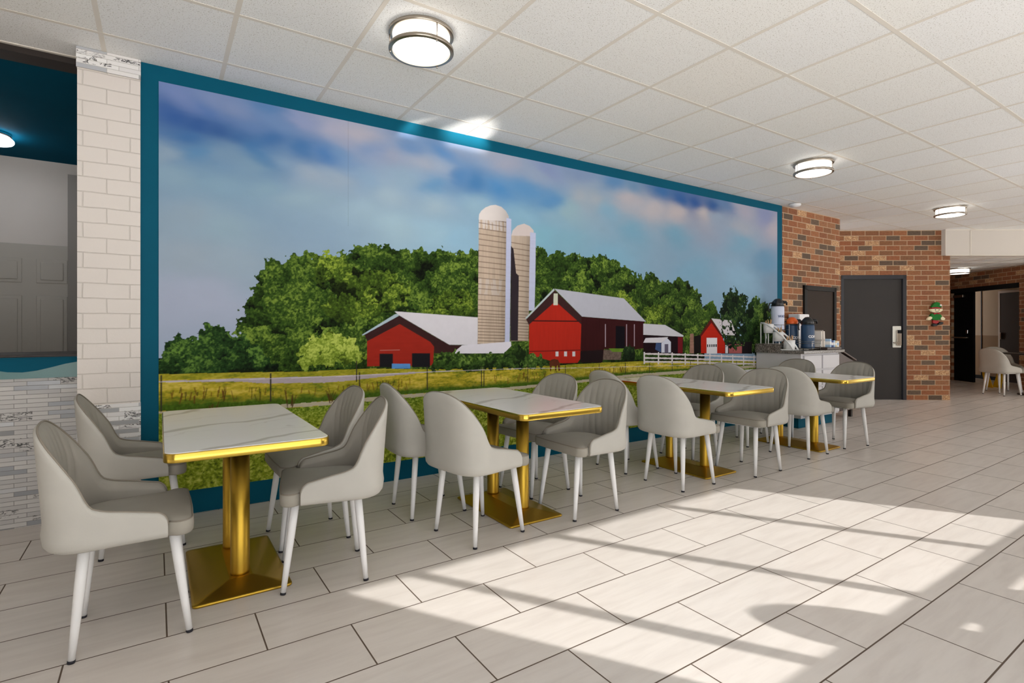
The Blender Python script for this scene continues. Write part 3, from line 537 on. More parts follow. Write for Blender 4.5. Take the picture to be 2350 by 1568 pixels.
    trees([(x,z) for x,z in tb],60,.05,.1,(12,20,14),(36,60,30),(92,120,56),.07,.85,9,.45)
    trees(P['bushM'],110,.03,.06,(24,36,16),(62,92,36),(120,148,66),.05,.95,7); trees(P['pb'],30,.02,.05,(14,22,14),(38,58,30),(76,104,54),.04,.8,8)
    rw=np.random.RandomState(11)
    for _ in range(420):
        x=rw.uniform(0,6.6); f0=np.interp(x,ft[:,0],ft[:,1]); p0=np.interp(x,pu[:,0],pu[:,1]); r0=np.interp(x,rl[:,0],rl[:,1],right=f0-.02)
        top_=min(r0,f0)-.03
        if rw.rand()<.45*(1+math.sin(x*5.2)+.6*math.sin(x*2.3)): 
            z=rw.uniform(p0+.03,max(p0+.04,top_-.03)); vline(x,z,min(z+rw.uniform(.02,.075),top_),rw.uniform(.004,.009),(104,64,30) if rw.rand()<.6 else (60,54,22),.7,rw.uniform(-.3,.3))
    for x,z0,w0 in ((.30,.60,.02),(.75,.62,.03),(1.05,.63,.02)):
        for k in range(7): vline(x+rw.uniform(-w0,w0),z0+rw.uniform(0,.03),z0+rw.uniform(.06,.14),.006,(84,54,28),.8,rw.uniform(-.5,.5))
    fill([(P['lb_red'][0][0]+.1,P['lb_red'][0][1]-.07),(P['lb_red'][0][0]+.26,P['lb_red'][0][1]-.07),(P['lb_red'][0][0]+.26,P['lb_red'][0][1]-.075),(P['lb_red'][0][0]+.1,P['lb_red'][0][1]-.075)],(190,120,110))
    # white paddock fence
    wf_=np.array(P['wfence'])
    for dz in (0,-.045,-.085): 
        zz=np.interp(X,wf_[:,0],wf_[:,1],left=-9,right=wf_[-1,1])+dz; m=(np.abs(Z-zz)<.009)&(X>wf_[0,0]); img[m]=L8((222,214,216))
    for x in np.arange(wf_[0,0],6.75,.22): zz=np.interp(x,wf_[:,0],wf_[:,1]); vline(x,zz-.11,zz+.02,.02,(228,222,226))
    fill(P['horse'],(92,46,28),.3,(20,20))
    for x,z0,z1,w in PO: vline(x,z0,z1,max(w,.008),(58,54,44))
    wi=np.array(P['wire']); zz=np.interp(X,wi[:,0],wi[:,1]); m=(np.abs(Z-zz)<.0028); img[m]=img[m]*.4+.6*L8((226,218,226))
    # panel joint
    m=(np.abs(X-1.167)<.0025)&(Z>1.95); img[m]*=.8
    img=np.clip(img/.98,0,.92)
    y=np.zeros_like(X)
    co=np.stack([X,np.full_like(X,-.004),Z],-1).reshape(-1,3)
    idx=np.arange(NX*NZ).reshape(NZ,NX)
    f=np.stack([idx[:-1,:-1],idx[:-1,1:],idx[1:,1:],idx[1:,:-1]],-1).reshape(-1,4)
    me=bpy.data.meshes.new('wall_mural'); me.vertices.add(len(co)); me.vertices.foreach_set('co',co.ravel().astype(np.float32))
    me.loops.add(f.size); me.loops.foreach_set('vertex_index',f.ravel().astype(np.int32)); me.polygons.add(len(f))
    me.polygons.foreach_set('loop_start',(np.arange(len(f))*4).astype(np.int32))
    me.update(calc_edges=True)
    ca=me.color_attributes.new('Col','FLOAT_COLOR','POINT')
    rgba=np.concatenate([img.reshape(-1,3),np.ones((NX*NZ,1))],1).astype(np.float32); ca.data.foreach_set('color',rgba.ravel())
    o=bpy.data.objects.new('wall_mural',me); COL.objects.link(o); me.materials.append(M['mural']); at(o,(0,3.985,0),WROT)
    tag(o,'large printed farm landscape with red barns and silos covering the teal wall','mural')
paint_mural()
# ---------------------------------------------------------------- tables
def rrect(hx,hy,r,n=8,cx=0,cy=0):
    p=[]
    for sx,sy,a0 in ((1,1,0),(-1,1,90),(-1,-1,180),(1,-1,270)):
        for i in range(n+1):
            a=math.radians(a0+90*i/n); p.append((cx+sx*(hx-r)+r*math.cos(a),cy+sy*(hy-r)+r*math.sin(a)))
    return p
def make_table():
    t=thing('dining_table','','table',(0,0,0),0,'gold-edged marble tables along the mural')
    ZT=.722
    a=rrect(.30,.615,.045)
    q=MB(); q.prism([(x*.994,y*.997) for x,y in a],ZT-.03,ZT-.0); q.build('tabletop',M['marble'],t,.0015)
    q=MB(); n=len(a)
    L=[[(x,y,z) for x,y in rrect(.30+d,.615+d,.045+d)] for d,z in ((-.004,ZT-.037),(.002,ZT-.037),(.003,ZT-.034),(.003,ZT-.005),(.001,ZT-.0025),(-.004,ZT-.0025))]
    q.loops(L+[L[0]],cap0=False,cap1=False); q.build('edge_band',M['brass_polished'],t)
    for y in (-.18,.18): MB().lathe([(.0415,.045),(.0405,.06),(.0405,ZT-.04)],(0,y,0),40).build('pole',M['gold_satin'],t)
    q=MB()
    L=[[(x,y,z) for x,y in rrect(hx,hy,r,5)] for hx,hy,r,z in ((.198,.343,.02,0),(.2,.345,.022,.003),(.2,.345,.022,.009),(.196,.341,.02,.0125),(.19,.335,.018,.0145))]
    L2=[[(x,y,z) for x,y in rrect(hx,hy,r,5)] for hx,hy,r,z in ((.19,.335,.018,.0145),(.052,.232,.006,.0475),(.048,.228,.005,.0485))]
    q.loops(L,cap1=False); q.loops(L2,cap0=False,smooth=False); q.build('base_plate',M['gold_satin'],t)
    q=MB().box(-.16,.16,-.33,.33,ZT-.045,ZT-.03); q.build('mounting_plate',M['black_plastic'],t)
    return t
tb0=make_table()
TABLES=[(.312,2.955,0,'gold-edged marble table nearest the white brick pillar'),(1.928,2.975,.0,'second gold-edged marble table from the white brick pillar'),(3.775,2.985,0,'third gold-edged marble table from the white brick pillar'),(5.468,2.965,0,'gold-edged marble table nearest the coffee counter')]
for i,(x,y,a,l) in enumerate(TABLES):
    o=tb0 if i==0 else copy_tree(tb0); at(o,(x,y,0),a); o['label']=l
# ---------------------------------------------------------------- chairs
def make_chair():
    t=thing('dining_chair','','chair',(0,0,0),0,'grey upholstered dining chairs at the mural tables')
    W_=.25; n=3.4; A=.205; xs0=-.062; XF=.108
    pts=[]
    m1=9
    for i in range(m1): pts.append((XF+(xs0-XF)*i/m1,-W_))
    K=34
    for i in range(K+1):
        th=-PI/2+PI*i/K; c,s=math.cos(th),math.sin(th)
        pts.append((xs0-A*abs(c)**(2/n),W_*math.copysign(abs(s)**(2/n),s)))
    for i in range(m1-1,-1,-1): pts.append((XF+(xs0-XF)*i/m1,W_))
    # finer resample by arc length
    P2=[Vector((x,y,0)) for x,y in pts]; d=[0]
    for i in range(1,len(P2)): d.append(d[-1]+(P2[i]-P2[i-1]).length)
    tot=d[-1]; e_=np.array([0,.0004,.001,.002,.0035,.0055,.008,.011,.015,.02,.026,.033,.041,.05]); ss=np.concatenate([e_,np.linspace(.06,tot-.06,100),tot-e_[::-1]]); NP=len(ss); xsr=np.interp(ss,d,[p.x for p in P2]); ysr=np.interp(ss,d,[p.y for p in P2])
    yk=[0,.05,.1,.15,.19,.22,.236,.245,.25]; zk=[.838,.836,.828,.811,.783,.742,.698,.642,.588]
    xk=[-.15,-.11,-.075,-.03,.03,.058,.075,.083,.0934,.0985,.1015,.1045,.1063,.1075,.108]; zx=[.575,.545,.532,.524,.511,.505,.5015,.4983,.490,.4845,.480,.4735,.468,.461,.452]
    def ztop(x,y): 
        if x<-.135: return float(np.interp(abs(y),yk,zk))
        return float(np.interp(x,xk,zx))
    zt=np.array([ztop(x,y) for x,y in zip(xsr,ysr)])
    k=np.array([1,2,3,2,1])/9.
    zp=np.pad(zt,2,mode='edge'); zt2=np.convolve(zp,k,'valid'); zt[18:-18]=zt2[18:-18]
    nx=np.gradient(ysr,ss); ny=-np.gradient(xsr,ss); ln=np.hypot(nx,ny); nx/=ln; ny/=ln     # normal
    # orient outward
    sgn=1 if (nx[NP//2]<0) else -1
    nx*=sgn; ny*=sgn
    rear=np.clip((-xsr-.02)/.24,0,1)
    def pos(i,z,off):
        lean=-(z-.42)*.075*rear[i]; bul=.010*math.exp(-((z-.44)/.03)**2)*rear[i]
        return (xsr[i]+nx[i]*(off+bul)+lean,ysr[i]+ny[i]*(off+bul),z)
    ZB=.398
    def zbot(i): return ZB+.004*(1-rear[i])
    TH=.026
    outer=[]
    for f,off,ab in ((0,-.03,0),(0,-.016,.0),(.0,-.006,.006),(0,0,.02)):
        outer.append([pos(i,zbot(i)+ab,off) for i in range(NP)])
    R=11
    for r in range(1,R+1):
        f=r/R
        outer.append([pos(i,zbot(i)+.02+(zt[i]-.009-zbot(i)-.02)*f,0) for i in range(NP)])
    outer.append([pos(i,zt[i]-.002,-.005) for i in range(NP)])
    outer.append([pos(i,zt[i],-.012) for i in range(NP)])
    q=MB(); q.loops(outer,closed=False,cap0=False,cap1=False)
    # front edges of the arms and the underside
    o=len(q.v); nr=len(outer)
    for i in (0,NP-1):
        col=[outer[r][i] for r in range(nr)]; inn=[pos(i,p[2],-TH) for p in col]
        base=len(q.v); q.v+=[tuple(map(float,p)) for p in col+inn]
        for r in range(nr-1): q.f.append((base+r,base+r+1,base+nr+r+1,base+nr+r) if i else (base+r+1,base+r,base+nr+r,base+nr+r+1)); q.sm.append(True)
    u0=[pos(i,zbot(i),-.03) for i in range(NP)]; q.v+=[tuple(map(float,p)) for p in u0]; b=len(q.v)-NP
    for i in range(NP//2-1): q.f.append((b+i,b+i+1,b+NP-2-i,b+NP-1-i)); q.sm.append(False)
    sh=q.build('back_shell',M['chair_fabric'],t,fix=True)
    # inner padding with upright channels
    q=MB(); s=ss-tot/2
    RI=12; rows=[]
    for r in range(RI+1):
        f=r/RI; row=[]
        for i in range(NP):
            z=zt[i]-.0015-(zt[i]-.0015-.435)*f
            ch=0
            if rear[i]>.55 and abs(s[i])<.26: ch=.008*(1-abs(math.sin(PI*(s[i]+.03)/.062))**.4)*min(1,f*6)*min(1,(rear[i]-.55)*6)
            pad=-.012-(.030*min(1,(f*3.0))**.6)-.010*rear[i]*math.sin(PI*min(1,f*1.1))
            row.append(pos(i,z,pad+ch))
        rows.append(row)
    q.loops(rows,closed=False,cap0=False,cap1=False); q.build('back_cushion',M['chair_fabric_shaded_back'],t,fix=False)
    q=MB(); q.tube([pos(i,zt[i]+.0005,-.0125) for i in range(NP)]+[pos(NP-1,z,-.0125) for z in (.43,.415,.402)],.0036,7); q.build('piping',M['piping_fabric'],sh)
    # seat
    def outline(g):
        half=[(-.205,0),(-.2,.07),(-.185,.13),(-.15,.18),(-.09,.205),(0,.212),(.06,.216),(.09,.2205),(.108,.2265),(.122,.236),(.134,.2435)]
        cx,cy,r=.145,.198,.048
        for i in range(0,9): a=PI/2-PI/2*i/8; half.append((cx+r*math.cos(a),cy+r*math.sin(a)))
        half+=[(.1945,.12),(.1965,.06),(.197,0)]
        full=half+[(x,-y) for x,y in reversed(half[1:-1])]
        c=Vector((0,0)); out=[]
        m=len(full)
        for i,(x,y) in enumerate(full):
            a=Vector(full[i-1]);b_=Vector(full[(i+1)%m]); tn=(b_-a).normalized(); nn=Vector((-tn.y,tn.x))
            if nn.dot(Vector((x,y)))<0: nn=-nn
            out.append((x+nn.x*g,y+nn.y*g))
        return out
    base=outline(0)
    L=[[(x,y,z) for x,y in outline(g)] for g,z in ((-.02,.402),(-.006,.403),(-.001,.41),(.001,.43),(0,.448),(-.003,.455),(-.006,.458),(-.011,.461))]
    b0=outline(-.011)
    for f,z in ((.85,.4665),(.65,.471),(.4,.474),(.15,.475)): L.append([(x*f,y*f,z) for x,y in b0])
    q=MB().loops(L); st=q.build('seat',M['chair_fabric_shaded_seat'],t)
    q=MB(); pp=[(x,y,.4575) for x,y in outline(-.0045) if x>.10]; 
    ys=sorted(pp,key=lambda p: math.atan2(p[1],p[0]+.1)); q.tube(ys,.003,7); q.build('piping',M['piping_fabric'],st)
    # white metal under-frame and legs
    q=MB().box(-.14,.13,-.15,-.12,.386,.400).box(-.14,.13,.12,.15,.386,.400).box(.10,.13,-.15,.15,.386,.400).box(-.14,-.11,-.15,.15,.386,.400)
    q.tube([(.125,-.19,.395),(.125,-.1,.39)],.006,8).tube([(.125,.19,.395),(.125,.1,.39)],.006,8)
    q.build('seat_frame',M['white_metal'],t)
    for sx in (1,-1):
        for sy in (1,-1):
            top=Vector((.128*sx if sx>0 else -.145,.150*sy,.399)); ft=Vector((.18*sx,.18*sy,.0)); dv=ft-top
            lg=MB().tube([top,top+dv*.35,top+dv*.7,top+dv*.98],[.0185,.0175,.0142,.0112],14).build('leg',M['white_metal'],t)
            MB().tube([top+dv*.975,ft],[.0122,.0122],14).build('foot_cap',M['black_rubber'],lg)
    return t
ch0=make_chair()
D_=math.radians
CH=[(-.083,2.615,0,'grey chair closest to the viewer, at the front left of the nearest table'),
(-.075,3.605,1,'grey chair tucked against the white pillar, left of the nearest table'),
(.710,3.21,181,'grey chair at the back right of the nearest table, beside the mural'),
(.668,2.685,169,'grey chair at the front right of the nearest table, turned slightly'),
(1.487,3.255,-3,'grey chair at the back left of the second table, beside the mural'),
(1.560,2.708,10,'grey chair at the front left of the second table, seen from behind'),
(2.317,3.21,185,'grey chair at the back right of the second table, facing left'),
(2.307,2.70,180,'grey chair at the front right of the second table, its channelled back showing'),
(3.355,3.28,-3,'grey chair at the back left of the third table'),
(3.346,2.72,0,'grey chair at the front left of the third table, seen from behind'),
(4.165,3.275,181,'grey chair at the back right of the third table'),
(4.14,2.652,180,'grey chair at the front right of the third table, its channelled back showing'),
(5.085,3.325,0,'grey chair at the back left of the table nearest the coffee counter'),
(5.085,2.733,2,'grey chair at the front left of the table nearest the coffee counter'),
(5.86,3.30,180,'grey chair against the coffee counter at the back right of the last table'),
(5.832,2.72,171,'grey chair in front of the dark door, at the last table')]
for i,(x,y,a,l) in enumerate(CH):
    o=ch0 if i==0 else copy_tree(ch0); at(o,(x,y,0),D_(a)); o['label']=l
# background table and chairs
for x,y,a,l in ((12.62,3.13,-24,'grey chair at the glass table in the far room, seen from behind left'),(13.22,3.25,225,'grey chair behind the round glass table, cut by the right edge')):
    o=copy_tree(ch0); at(o,(x,y,0),D_(a)); o['label']=l; o['group']='grey chairs at the far glass table'
gt=thing('glass_table','round glass-topped table on a brown base in the far room, at the right edge','table',(13.05,2.72,0))
MB().lathe([(.0,.735),(.50,.735),(.505,.74),(.505,.745),(.5,.75),(0,.75)],(0,0,0),56,False,False).build('tabletop',M['glass'],gt)
MB().lathe([(.506,.728),(.512,.735),(.512,.75),(.504,.752),(.504,.735),(.5,.728)],(0,0,0),56,False,False).build('rim',M['dark_trim'],gt)
MB().lathe([(.04,.03),(.035,.4),(.05,.728)],(0,0,0),20).build('column',M['dark_trim'],gt)
MB().lathe([(.30,0),(.30,.02),(.05,.05),(.04,.06)],(0,0,0),30).build('base',M['dark_wood'],gt)
ys=thing('caution_sign','small yellow folding caution sign behind the far grey chair','sign',(14.05,3.62,0),D_(-130.5))
for s,nm in ((1,'front_panel'),(-1,'back_panel')):
    MB().slab([(-.14,0),(.14,0),(.10,.60),(-.10,.60)],-.006,.006).build(nm,M['sign_yellow'],ys,.004).rotation_euler=(s*.2,0,0)
ys.children[0].location=(0,.12,.0); ys.children[1].location=(0,-.12,.0); ys.scale=(.8,.6,.52)
# ---------------------------------------------------------------- ceiling lamps
def make_lamp():
    t=thing('ceiling_lamp','','ceiling lamp',(0,0,0),0,'round double-ring ceiling lamps')
    MB().lathe([(.155,-.004),(.155,-.10),(.148,-.107),(.10,-.109),(.0,-.11)],(0,0,0),56,True,False).build('diffuser',M['lamp_glow'],t)
    for z0,z1 in ((-.022,0),(-.108,-.088)):
        MB().lathe([(.158,z0),(.175,z0),(.178,z0+.003),(.178,z1-.003),(.175,z1),(.158,z1),(.158,z0)],(0,0,0),56,False,False).build('ring',M['nickel'],t)
    for k in range(3):
        a=k*2*PI/3+.6; c,s=math.cos(a),math.sin(a)
        MB().tube([(.172*c,.172*s,-.02),(.172*c,.172*s,-.095)],.003,8).build('post',M['nickel'],t)
        MB().lathe([(.004,-.118),(.005,-.112),(.004,-.106)],(.17*c,.17*s,0),10).build('finial',M['nickel'],t)
    return t
lm=make_lamp()
for i,(x,y,z,l) in enumerate(((1.206,2.733,H,'large round double-ring ceiling lamp, nearest to the viewer'),(5.37,2.74,H,'round double-ring ceiling lamp above the last two mural tables'),(8.91,2.74,H,'round double-ring ceiling lamp in front of the white soffit'),(13.6,4.03,2.42,'round double-ring ceiling lamp on the low ceiling beyond the soffit'))):
    o=lm if i==0 else copy_tree(lm); at(o,(x,y,z-.0045)); o['label']=l
cr=thing('crystal_lamp','round crystal ring lamp glowing on the teal ceiling at the far left','ceiling lamp',(-1.17,6.0,2.80))
MB().lathe([(.14,0),(.14,-.03),(.13,-.035),(.0,-.035)],(0,0,0),40,True,False).build('canopy',M['chrome'],cr)
for r,z in ((.135,-.06),(.075,-.05)):
    MB().tube([(r*math.cos(a),r*math.sin(a),z) for a in np.linspace(0,2*PI,41)[:-1]],.021,10,closed=True).build('glow_ring',M['crystal_glow'],cr)
sd=thing('smoke_detector','small white round smoke detector on the ceiling by the brick wall','smoke detector',(6.95,3.78,H-.0045))
MB().lathe([(.07,0),(.07,-.015),(.055,-.035),(.0,-.04)],(0,0,0),28,True,False).build('detector_body',M['white_plastic'],sd)
# ---------------------------------------------------------------- coffee counter
CX,CY=6.31,3.345   # near-left front corner
cc=thing('coffee_cabinet','grey cabinet with drawers under the granite top, by the brick wall','cabinet',(CX,CY,0),WROT)
CW,CD=.88,.585
MB().box(0,CW,.018,CD,.12,.888).build('body',M['cabinet_grey'],cc,.002)
MB().box(.02,CW-.02,.06,CD,0,.12).build('plinth',M['teal_paint'],cc)
for z0,z1,nm in ((.70,.865,'drawer'),(.50,.68,'drawer'),(.14,.48,'door')):
    for x0,x1 in ((.05,.44),(.47,.865)):
        MB().box(x0,x1,0,.018,z0,z1).build(nm,M['cabinet_grey'],cc,.004)
ct=MB().box(-.03,CW+.05,-.035,CD,.889,.925).box(-.03,-.021,.25,CD,.925,1.0).box(-.03,CW+.05,CD-.02,CD,.925,1.0).build('granite_worktop',M['granite'],None,.004)
at(ct,(CX,CY,0),WROT); tag(ct,'speckled grey granite worktop on the coffee cabinet','worktop')
ZC=.9255
def textobj(s,size,r,ang0,z,m,parent,name='lettering',centre=True):
    cu=bpy.data.curves.new('t','FONT'); cu.body=s; cu.size=size; cu.extrude=.0; cu.align_x='CENTER' if centre else 'LEFT'; cu.offset=.0022*size/.05
    ob=bpy.data.objects.new('t',cu); COL.objects.link(ob)
    dg=bpy.context.evaluated_depsgraph_get(); me=bpy.data.meshes.new_from_object(ob.evaluated_get(dg)); 
    b=bmesh.new(); b.from_mesh(me); bmesh.ops.subdivide_edges(b,edges=[e for e in b.edges if e.calc_length()>.012],cuts=2,use_grid_fill=True); bmesh.ops.triangulate(b,faces=b.faces); b.to_mesh(me); b.free()
    for v in me.vertices:
        a=ang0+v.co.x/r; zz=v.co.y+z; v.co=(r*math.cos(a),r*math.sin(a),zz)
    me.materials.clear(); me.materials.append(m)
    bpy.data.objects.remove(ob); bpy.data.curves.remove(cu); o=bpy.data.objects.new(name,me); COL.objects.link(o); o.parent=parent; return o
def airpot(label,x,y,z,body,lid,text,tm,ang,tz=.155):
    t=thing('airpot','','airpot',(x,y,z),0,'airpots on the coffee counter'); t['label']=label
    MB().lathe([(.074,0),(.078,.004),(.078,.02),(.076,.03),(.076,.27),(.072,.285),(.066,.295)],(0,0,0),40).build('body',M[body],t)
    ld=MB().lathe([(.066,.292),(.07,.298),(.07,.33),(.066,.345),(.05,.365),(.03,.385),(.0,.39)],(0,0,0),40,True,False).build('lid',M[lid],t)
    # spout points along ang0, handle on the other side
    c,s=math.cos(SPOUT),math.sin(SPOUT)
    MB().tube([(.05*c,.05*s,.345),(.095*c,.095*s,.345),(.105*c,.105*s,.335),(.107*c,.107*s,.305)],[.020,.018,.013,.009],12).build('spout',M['black_plastic'],t)
    hp=[(.07*-c,.07*-s,.335),(.095*-c,.095*-s,.33),(.108*-c,.108*-s,.29),(.106*-c,.106*-s,.24),(.098*-c,.098*-s,.225)]
    MB().tube(hp,.009,10).build('handle',M['black_plastic'],t)
    MB().lathe([(.079,.293),(.079,.303),(.07,.303),(.07,.293),(.079,.293)],(0,0,0),40,False,False).build('collar',M['black_plastic'],t)
    textobj(text,.042,.0772,ang,tz,M[tm],t,centre=True)
    return t
SPA=-1.62; SPOUT=-.75
airpot('pale grey hot water airpot on the raised wire stand',6.515,3.765,1.178,'pale_blue_pot','black_plastic','WATER','letter_navy',SPA,.15)
airpot('navy airpot with an orange lid, behind the other navy airpot',6.73,3.70,.945,'navy_plastic','orange_plastic','COFFEE','letter_white',SPA,.115)
airpot('navy airpot with a black lid at the front of the worktop',6.735,3.505,.945,'navy_plastic','black_plastic','COFFEE','letter_white',SPA,.13)
def wire_rack(label,x,y,w,d,zs_,ztop_):
    t=thing('wire_rack',label,'rack',(x,y,ZC)); a=.0032
    for k,z in enumerate(zs_):
        q=MB(); z-=ZC
        q.tube([(-w/2,-d/2,z),(w/2,-d/2,z),(w/2,d/2,z),(-w/2,d/2,z)],a,6,closed=True)
        q.build('wire_frame',M['chrome'],t)
    q=MB(); zb=(zs_[0]-ZC)
    for i in range(1,6): q.tube([(-w/2+w*i/6,-d/2,zb),(-w/2+w*i/6,d/2,zb)],.0025,6)
    q.build('wire_shelf',M['chrome'],t)
    for sx in (-1,1):
        for sy in (-1,1): MB().tube([(sx*w/2,sy*d/2,0),(sx*w/2,sy*d/2,ztop_-ZC)],.004,8).build('post',M['chrome'],t)
    return t
wire_rack('raised chrome wire stand holding the pale airpot',6.515,3.765,.175,.20,(1.174,1.235,.96),1.24)
wire_rack('low chrome wire rack around the front navy airpot',6.735,3.505,.20,.21,(.9415,1.005,1.03),1.035)
wire_rack('low chrome wire rack around the orange-lidded airpot',6.73,3.715,.20,.20,(.9415,1.03,1.05),1.055)
# stepped white cup rack along the left edge of the worktop
tr=thing('stepped_rack','white stepped metal rack holding three white cups of wooden sticks','rack',(6.352,3.62,ZC))
q=MB()
for sx in (-.052,.052):
    pr=[(sx,.24,.335),(sx,.16,.315),(sx,.06,.25),(sx,-.05,.16),(sx,-.14,.06),(sx,-.175,.003)]
    q.tube(pr,.0105,8)
q.build('side_rail',M['white_metal'],tr)
q=MB()
for y,z in ((.24,.335),(.14,.20),(.0,.10)):
    for sx in (-.052,.052): q.tube([(sx,y,0),(sx,y,z)],.0065,8)
q.tube([(-.052,.24,.335),(.052,.24,.335)],.007,8)
for sx in (-.052,.052): q.tube([(sx,.24,.006),(sx,-.175,.006)],.006,8)
q.build('upright',M['white_metal'],tr)
for y,z in ((.17,.205),(.04,.105),(-.10,.008)):
    i=('topmost','middle','lowest')[(.17,.04,-.10).index(y)]
    cp=thing('stick_cup','%s white cup on the stepped rack, with wooden sticks'%i,'cup',(6.352,3.62+y,ZC+z),0,'white cups on the stepped rack')
    MB().lathe([(.048,0),(.055,.004),(.06,.115),(.057,.115),(.052,.01),(.0,.01)],(0,0,0),28,True,False).build('cup_body',M['white_plastic'],cp)
    q=MB()
    for k in range(9):
        a=k*2.4; q.tube([(.02*math.cos(a),.02*math.sin(a),.012),(.034*math.cos(a+.4),.034*math.sin(a+.4),.15+.012*(k%3))],.004,5)
    q.build('stirrer_sticks',M['wood_stick'],cp)['kind']='stuff'
bx=thing('counter_box','tall white box standing behind the airpots against the brick wall','box',(7.12,3.825,ZC))
MB().box(-.125,.125,-.07,.07,0,.455).build('box_body',M['white_box'],bx,.006)
MB().box(-.12,.12,-.078,-.07,.30,.45).build('box_front',M['white_plastic'],bx,.004)
tray=thing('packet_tray','dark low tray of packets at the right end of the worktop','tray',(7.03,3.43,ZC))
MB().box(-.17,.18,-.10,.10,0,.028).build('tray_base',M['dark_wood'],tray,.004)
for k in range(3):
    o=thing('napkin_pack',('leftmost','middle','rightmost')[k]+' white napkin pack leaning beside the front airpot','napkins',(6.878+.034*k,3.455,ZC+.03),0,'leaning napkin packs')
    MB().box(-.014,.014,-.05,.05,0,.20+.012*(k==1)).build('packet',M['paper_white' if k!=1 else 'paper_shade'],o,.004)
    MB().box(-.0145,.0145,-.051,.051,.08,.10).build('paper_band',M['paper_shade'],o)
    o.rotation_euler=(0,-.10,.2)
for k,(mm,hh,w) in enumerate((('box_blue',.105,.05),('box_navy',.085,.05),('box_blue',.085,.05),('box_cream',.08,.045),('box_white',.075,.04))):
    x=7.0+.047*k
    o=thing('tea_box',('leftmost pale blue','dark blue','second pale blue','cream','rightmost white')[k]+' packet box in the tray on the worktop','box',(x,3.40,ZC+.029),.05,'packet boxes in the tray')
    MB().box(-.021,.021,-.04,.04,0,hh).build('carton',M[mm],o,.002)
    MB().box(-.0215,.0215,-.0405,.0405,hh*.3,hh*.7).build('carton_stripe',M['box_white' if mm!='box_white' else 'box_blue'],o)
for k in range(3):
    o=thing('creamer_cup',('left','middle','right')[k]+' small white cup standing behind the packet boxes','cup',(7.0+.07*k,3.50,ZC+.029),0,'small cups behind the packet boxes')
    MB().lathe([(.022,0),(.03,.10-.012*k),(.031,.102-.012*k),(.028,.1-.012*k),(.0,.09-.012*k)],(0,0,0),20,True,False).build('cup_body',M['white_plastic'],o)
# dark stand to the right of the counter
ds=thing('dark_stand','dark brown wooden stand with a sloping top, right of the coffee cabinet','stand',(7.30,3.46,0),WROT)
MB().slab([(0,.1),(.52,.1),(.52,.75),(0,.93)],0,.42).build('body',M['dark_wood'],ds,.004)
q=MB(); q.add([(-.0,-.02,.945),(.56,-.02,.752),(.56,.44,.752),(0,.44,.945),(-.0,-.02,.965),(.56,-.02,.772),(.56,.44,.772),(0,.44,.965)],[(3,2,1,0),(4,5,6,7),(0,1,5,4),(1,2,6,5),(2,3,7,6),(3,0,4,7)]); q.build('sloping_top',M['dark_wood'],ds,.003)
for x in (.03,.49):
    for y in (.03,.39): MB().box(x-.02,x+.02,y-.02,y+.02,0,.1).build('leg',M['dark_trim'],ds)
# service hatch in the brick end wall
sh_=thing('service_hatch','black-framed dark brown hatch panel set in the brick wall above the counter','hatch',(7.43,WY(7.43),0),WROT)
MB().box(.06,.81,-.012,-.001,.98,1.73).build('panel',M['hatch_brown'],sh_)
MB().box(0,.065,-.03,-.001,.93,1.79).box(.805,.87,-.03,-.001,.93,1.79).box(0,.87,-.03,-.001,1.725,1.79).box(0,.87,-.03,-.001,.93,.985).build('frame',M['hatch_black'],sh_,.003)
# elf decoration on the door wall
a_=DR; ca,sa=math.cos(a_),math.sin(a_)
elf=thing('elf_decoration','small green and red elf decoration hung on the brick wall beside the dark door','decoration',(DL[0]+1.58*ca,DL[1]+1.58*sa,1.42),DR)
def px(u,v): return ((u-530)/15.69*.00724,(780-v)/15.69*.00724)
def epart(name,pts,m,y0,y1,bev=.006): return MB().slab([px(*p) for p in pts],y0,y1).build(name,M[m],elf,bev,2)
def ell(cx,cy,rx,ry,n=20): return [(cx+rx*math.cos(2*PI*i/n),cy+ry*math.sin(2*PI*i/n)) for i in range(n)]
epart('hat',[(370,530),(400,450),(470,370),(560,325),(640,350),(690,420),(720,500),(700,530),(540,515)],'elf_green',-.05,-.005)
epart('hat_band',[(340,565),(380,520),(540,505),(690,530),(700,560),(540,560)],'elf_red',-.056,-.005)
epart('pompom',ell(680,440,36,30),'letter_white',-.06,-.02)
fc=epart('face',[(310,590),(350,575),(540,565),(720,570),(770,590),(755,640),(690,685),(570,708),(450,700),(370,670)],'elf_skin',-.045,-.005)
for u in (500,630): MB().slab([px(*p) for p in ell(u,608,18,18,12)],-.048,-.045).build('eye',M['elf_black'],fc)
MB().tube([(px(u,v)[0],-.0465,px(u,v)[1]) for u,v in ((505,650),(530,675),(560,682),(590,672),(612,650))],.0035,6).build('mouth',M['elf_black'],fc)
epart('bow_tie',[(440,710),(540,730),(630,705),(640,770),(540,750),(450,785)],'elf_red',-.056,-.01)
epart('tunic',[(390,740),(540,740),(650,735),(740,820),(730,870),(680,890),(690,960),(540,985),(380,955),(390,880),(330,830)],'elf_green',-.045,-.005)
epart('hand',[(270,870),(330,840),(395,870),(385,920),(330,970),(250,985),(220,940)],'elf_skin',-.05,-.01)
epart('hand',[(690,890),(750,840),(800,870),(850,920),(820,980),(720,975),(690,930)],'elf_skin',-.05,-.01)
epart('trousers',[(430,975),(620,975),(640,1060),(560,1110),(440,1090)],'elf_red',-.04,-.005)
epart('shoe',[(390,1170),(430,1110),(540,1110),(590,1150),(560,1190),(450,1205)],'elf_black',-.05,-.005)
epart('shoe',[(590,1130),(640,1070),(700,1035),(760,1045),(795,1085),(740,1130),(640,1150)],'elf_black',-.05,-.005)
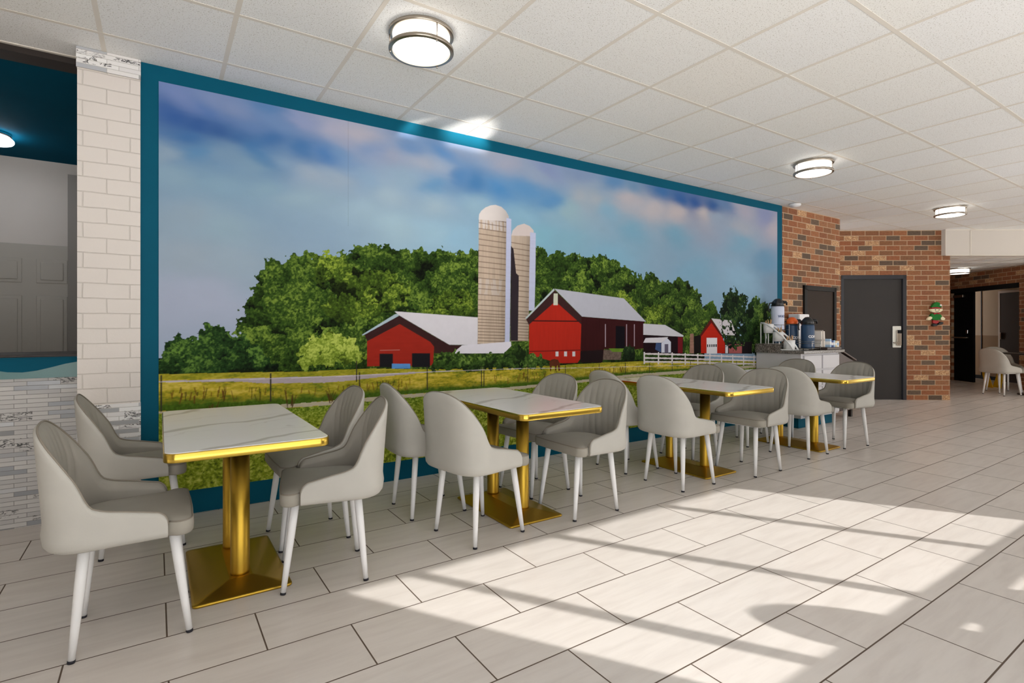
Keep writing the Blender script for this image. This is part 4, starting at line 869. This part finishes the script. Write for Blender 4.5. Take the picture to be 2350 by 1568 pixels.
# ---------------------------------------------------------------- light
w=bpy.data.worlds.new('World'); scene.world=w; w.use_nodes=True; nt=w.node_tree; bg=nt.nodes['Background']
tc=nt.nodes.new('ShaderNodeTexCoord'); sp=nt.nodes.new('ShaderNodeSeparateXYZ'); nt.links.new(tc.outputs['Generated'],sp.inputs[0])
rp=nt.nodes.new('ShaderNodeValToRGB'); mr=nt.nodes.new('ShaderNodeMapRange'); mr.inputs[1].default_value=-1; mr.inputs[2].default_value=1; nt.links.new(sp.outputs[2],mr.inputs[0]); nt.links.new(mr.outputs[0],rp.inputs[0])
e=rp.color_ramp; e.elements[0].position=.46; e.elements[0].color=(1.9,1.86,1.84,1); e.elements[1].position=.54; e.elements[1].color=(.8,.8,.8,1)
k=e.elements.new(1.0); k.color=(.45,.52,.62,1)
nt.links.new(rp.outputs[0],bg.inputs[0]); bg.inputs[1].default_value=1.6
sun=bpy.data.lights.new('sun','SUN'); sun.energy=2.6; sun.angle=.010; sun.color=(1,.985,.96)
so_=bpy.data.objects.new('sun',sun); COL.objects.link(so_)
dirv=Vector((-.645,1,-1/1.362)).normalized(); so_.rotation_euler=dirv.to_track_quat('-Z','Y').to_euler(); so_.location=(8,-8,8)
# added spot lamp standing in for sun bounced up through the sunny window
gl=bpy.data.lights.new('sun_bounce_spot','SPOT'); gl.energy=4200; gl.spot_size=math.radians(9.2); gl.spot_blend=.2; gl.shadow_soft_size=.03; gl.color=(1,.96,.9)
go=bpy.data.objects.new('sun_bounce_spot',gl); COL.objects.link(go); go.location=(3.527,-2.5,.72); go.rotation_euler=(Vector((2.05,3.96,2.40))-go.location).to_track_quat('-Z','Y').to_euler()
# ---------------------------------------------------------------- camera
cam=bpy.data.cameras.new('camera'); co_=bpy.data.objects.new('camera',cam); COL.objects.link(co_); scene.camera=co_
cam.sensor_width=36; cam.lens=1222.1/2350*36; cam.shift_y=-29.03/2350; cam.clip_start=.02
 
yaw=math.radians(56.537); co_.location=(0,0,1.185); co_.rotation_euler=(PI/2,0,yaw-PI/2)
vs=scene.view_settings; vs.view_transform='Standard'; vs.look='None'; vs.gamma=1; vs.use_curve_mapping=False; vs.exposure=0.74
scene.cycles.max_bounces=9; scene.cycles.diffuse_bounces=5; scene.cycles.use_denoising=True; scene.cycles.sample_clamp_indirect=6; scene.cycles.caustics_reflective=False
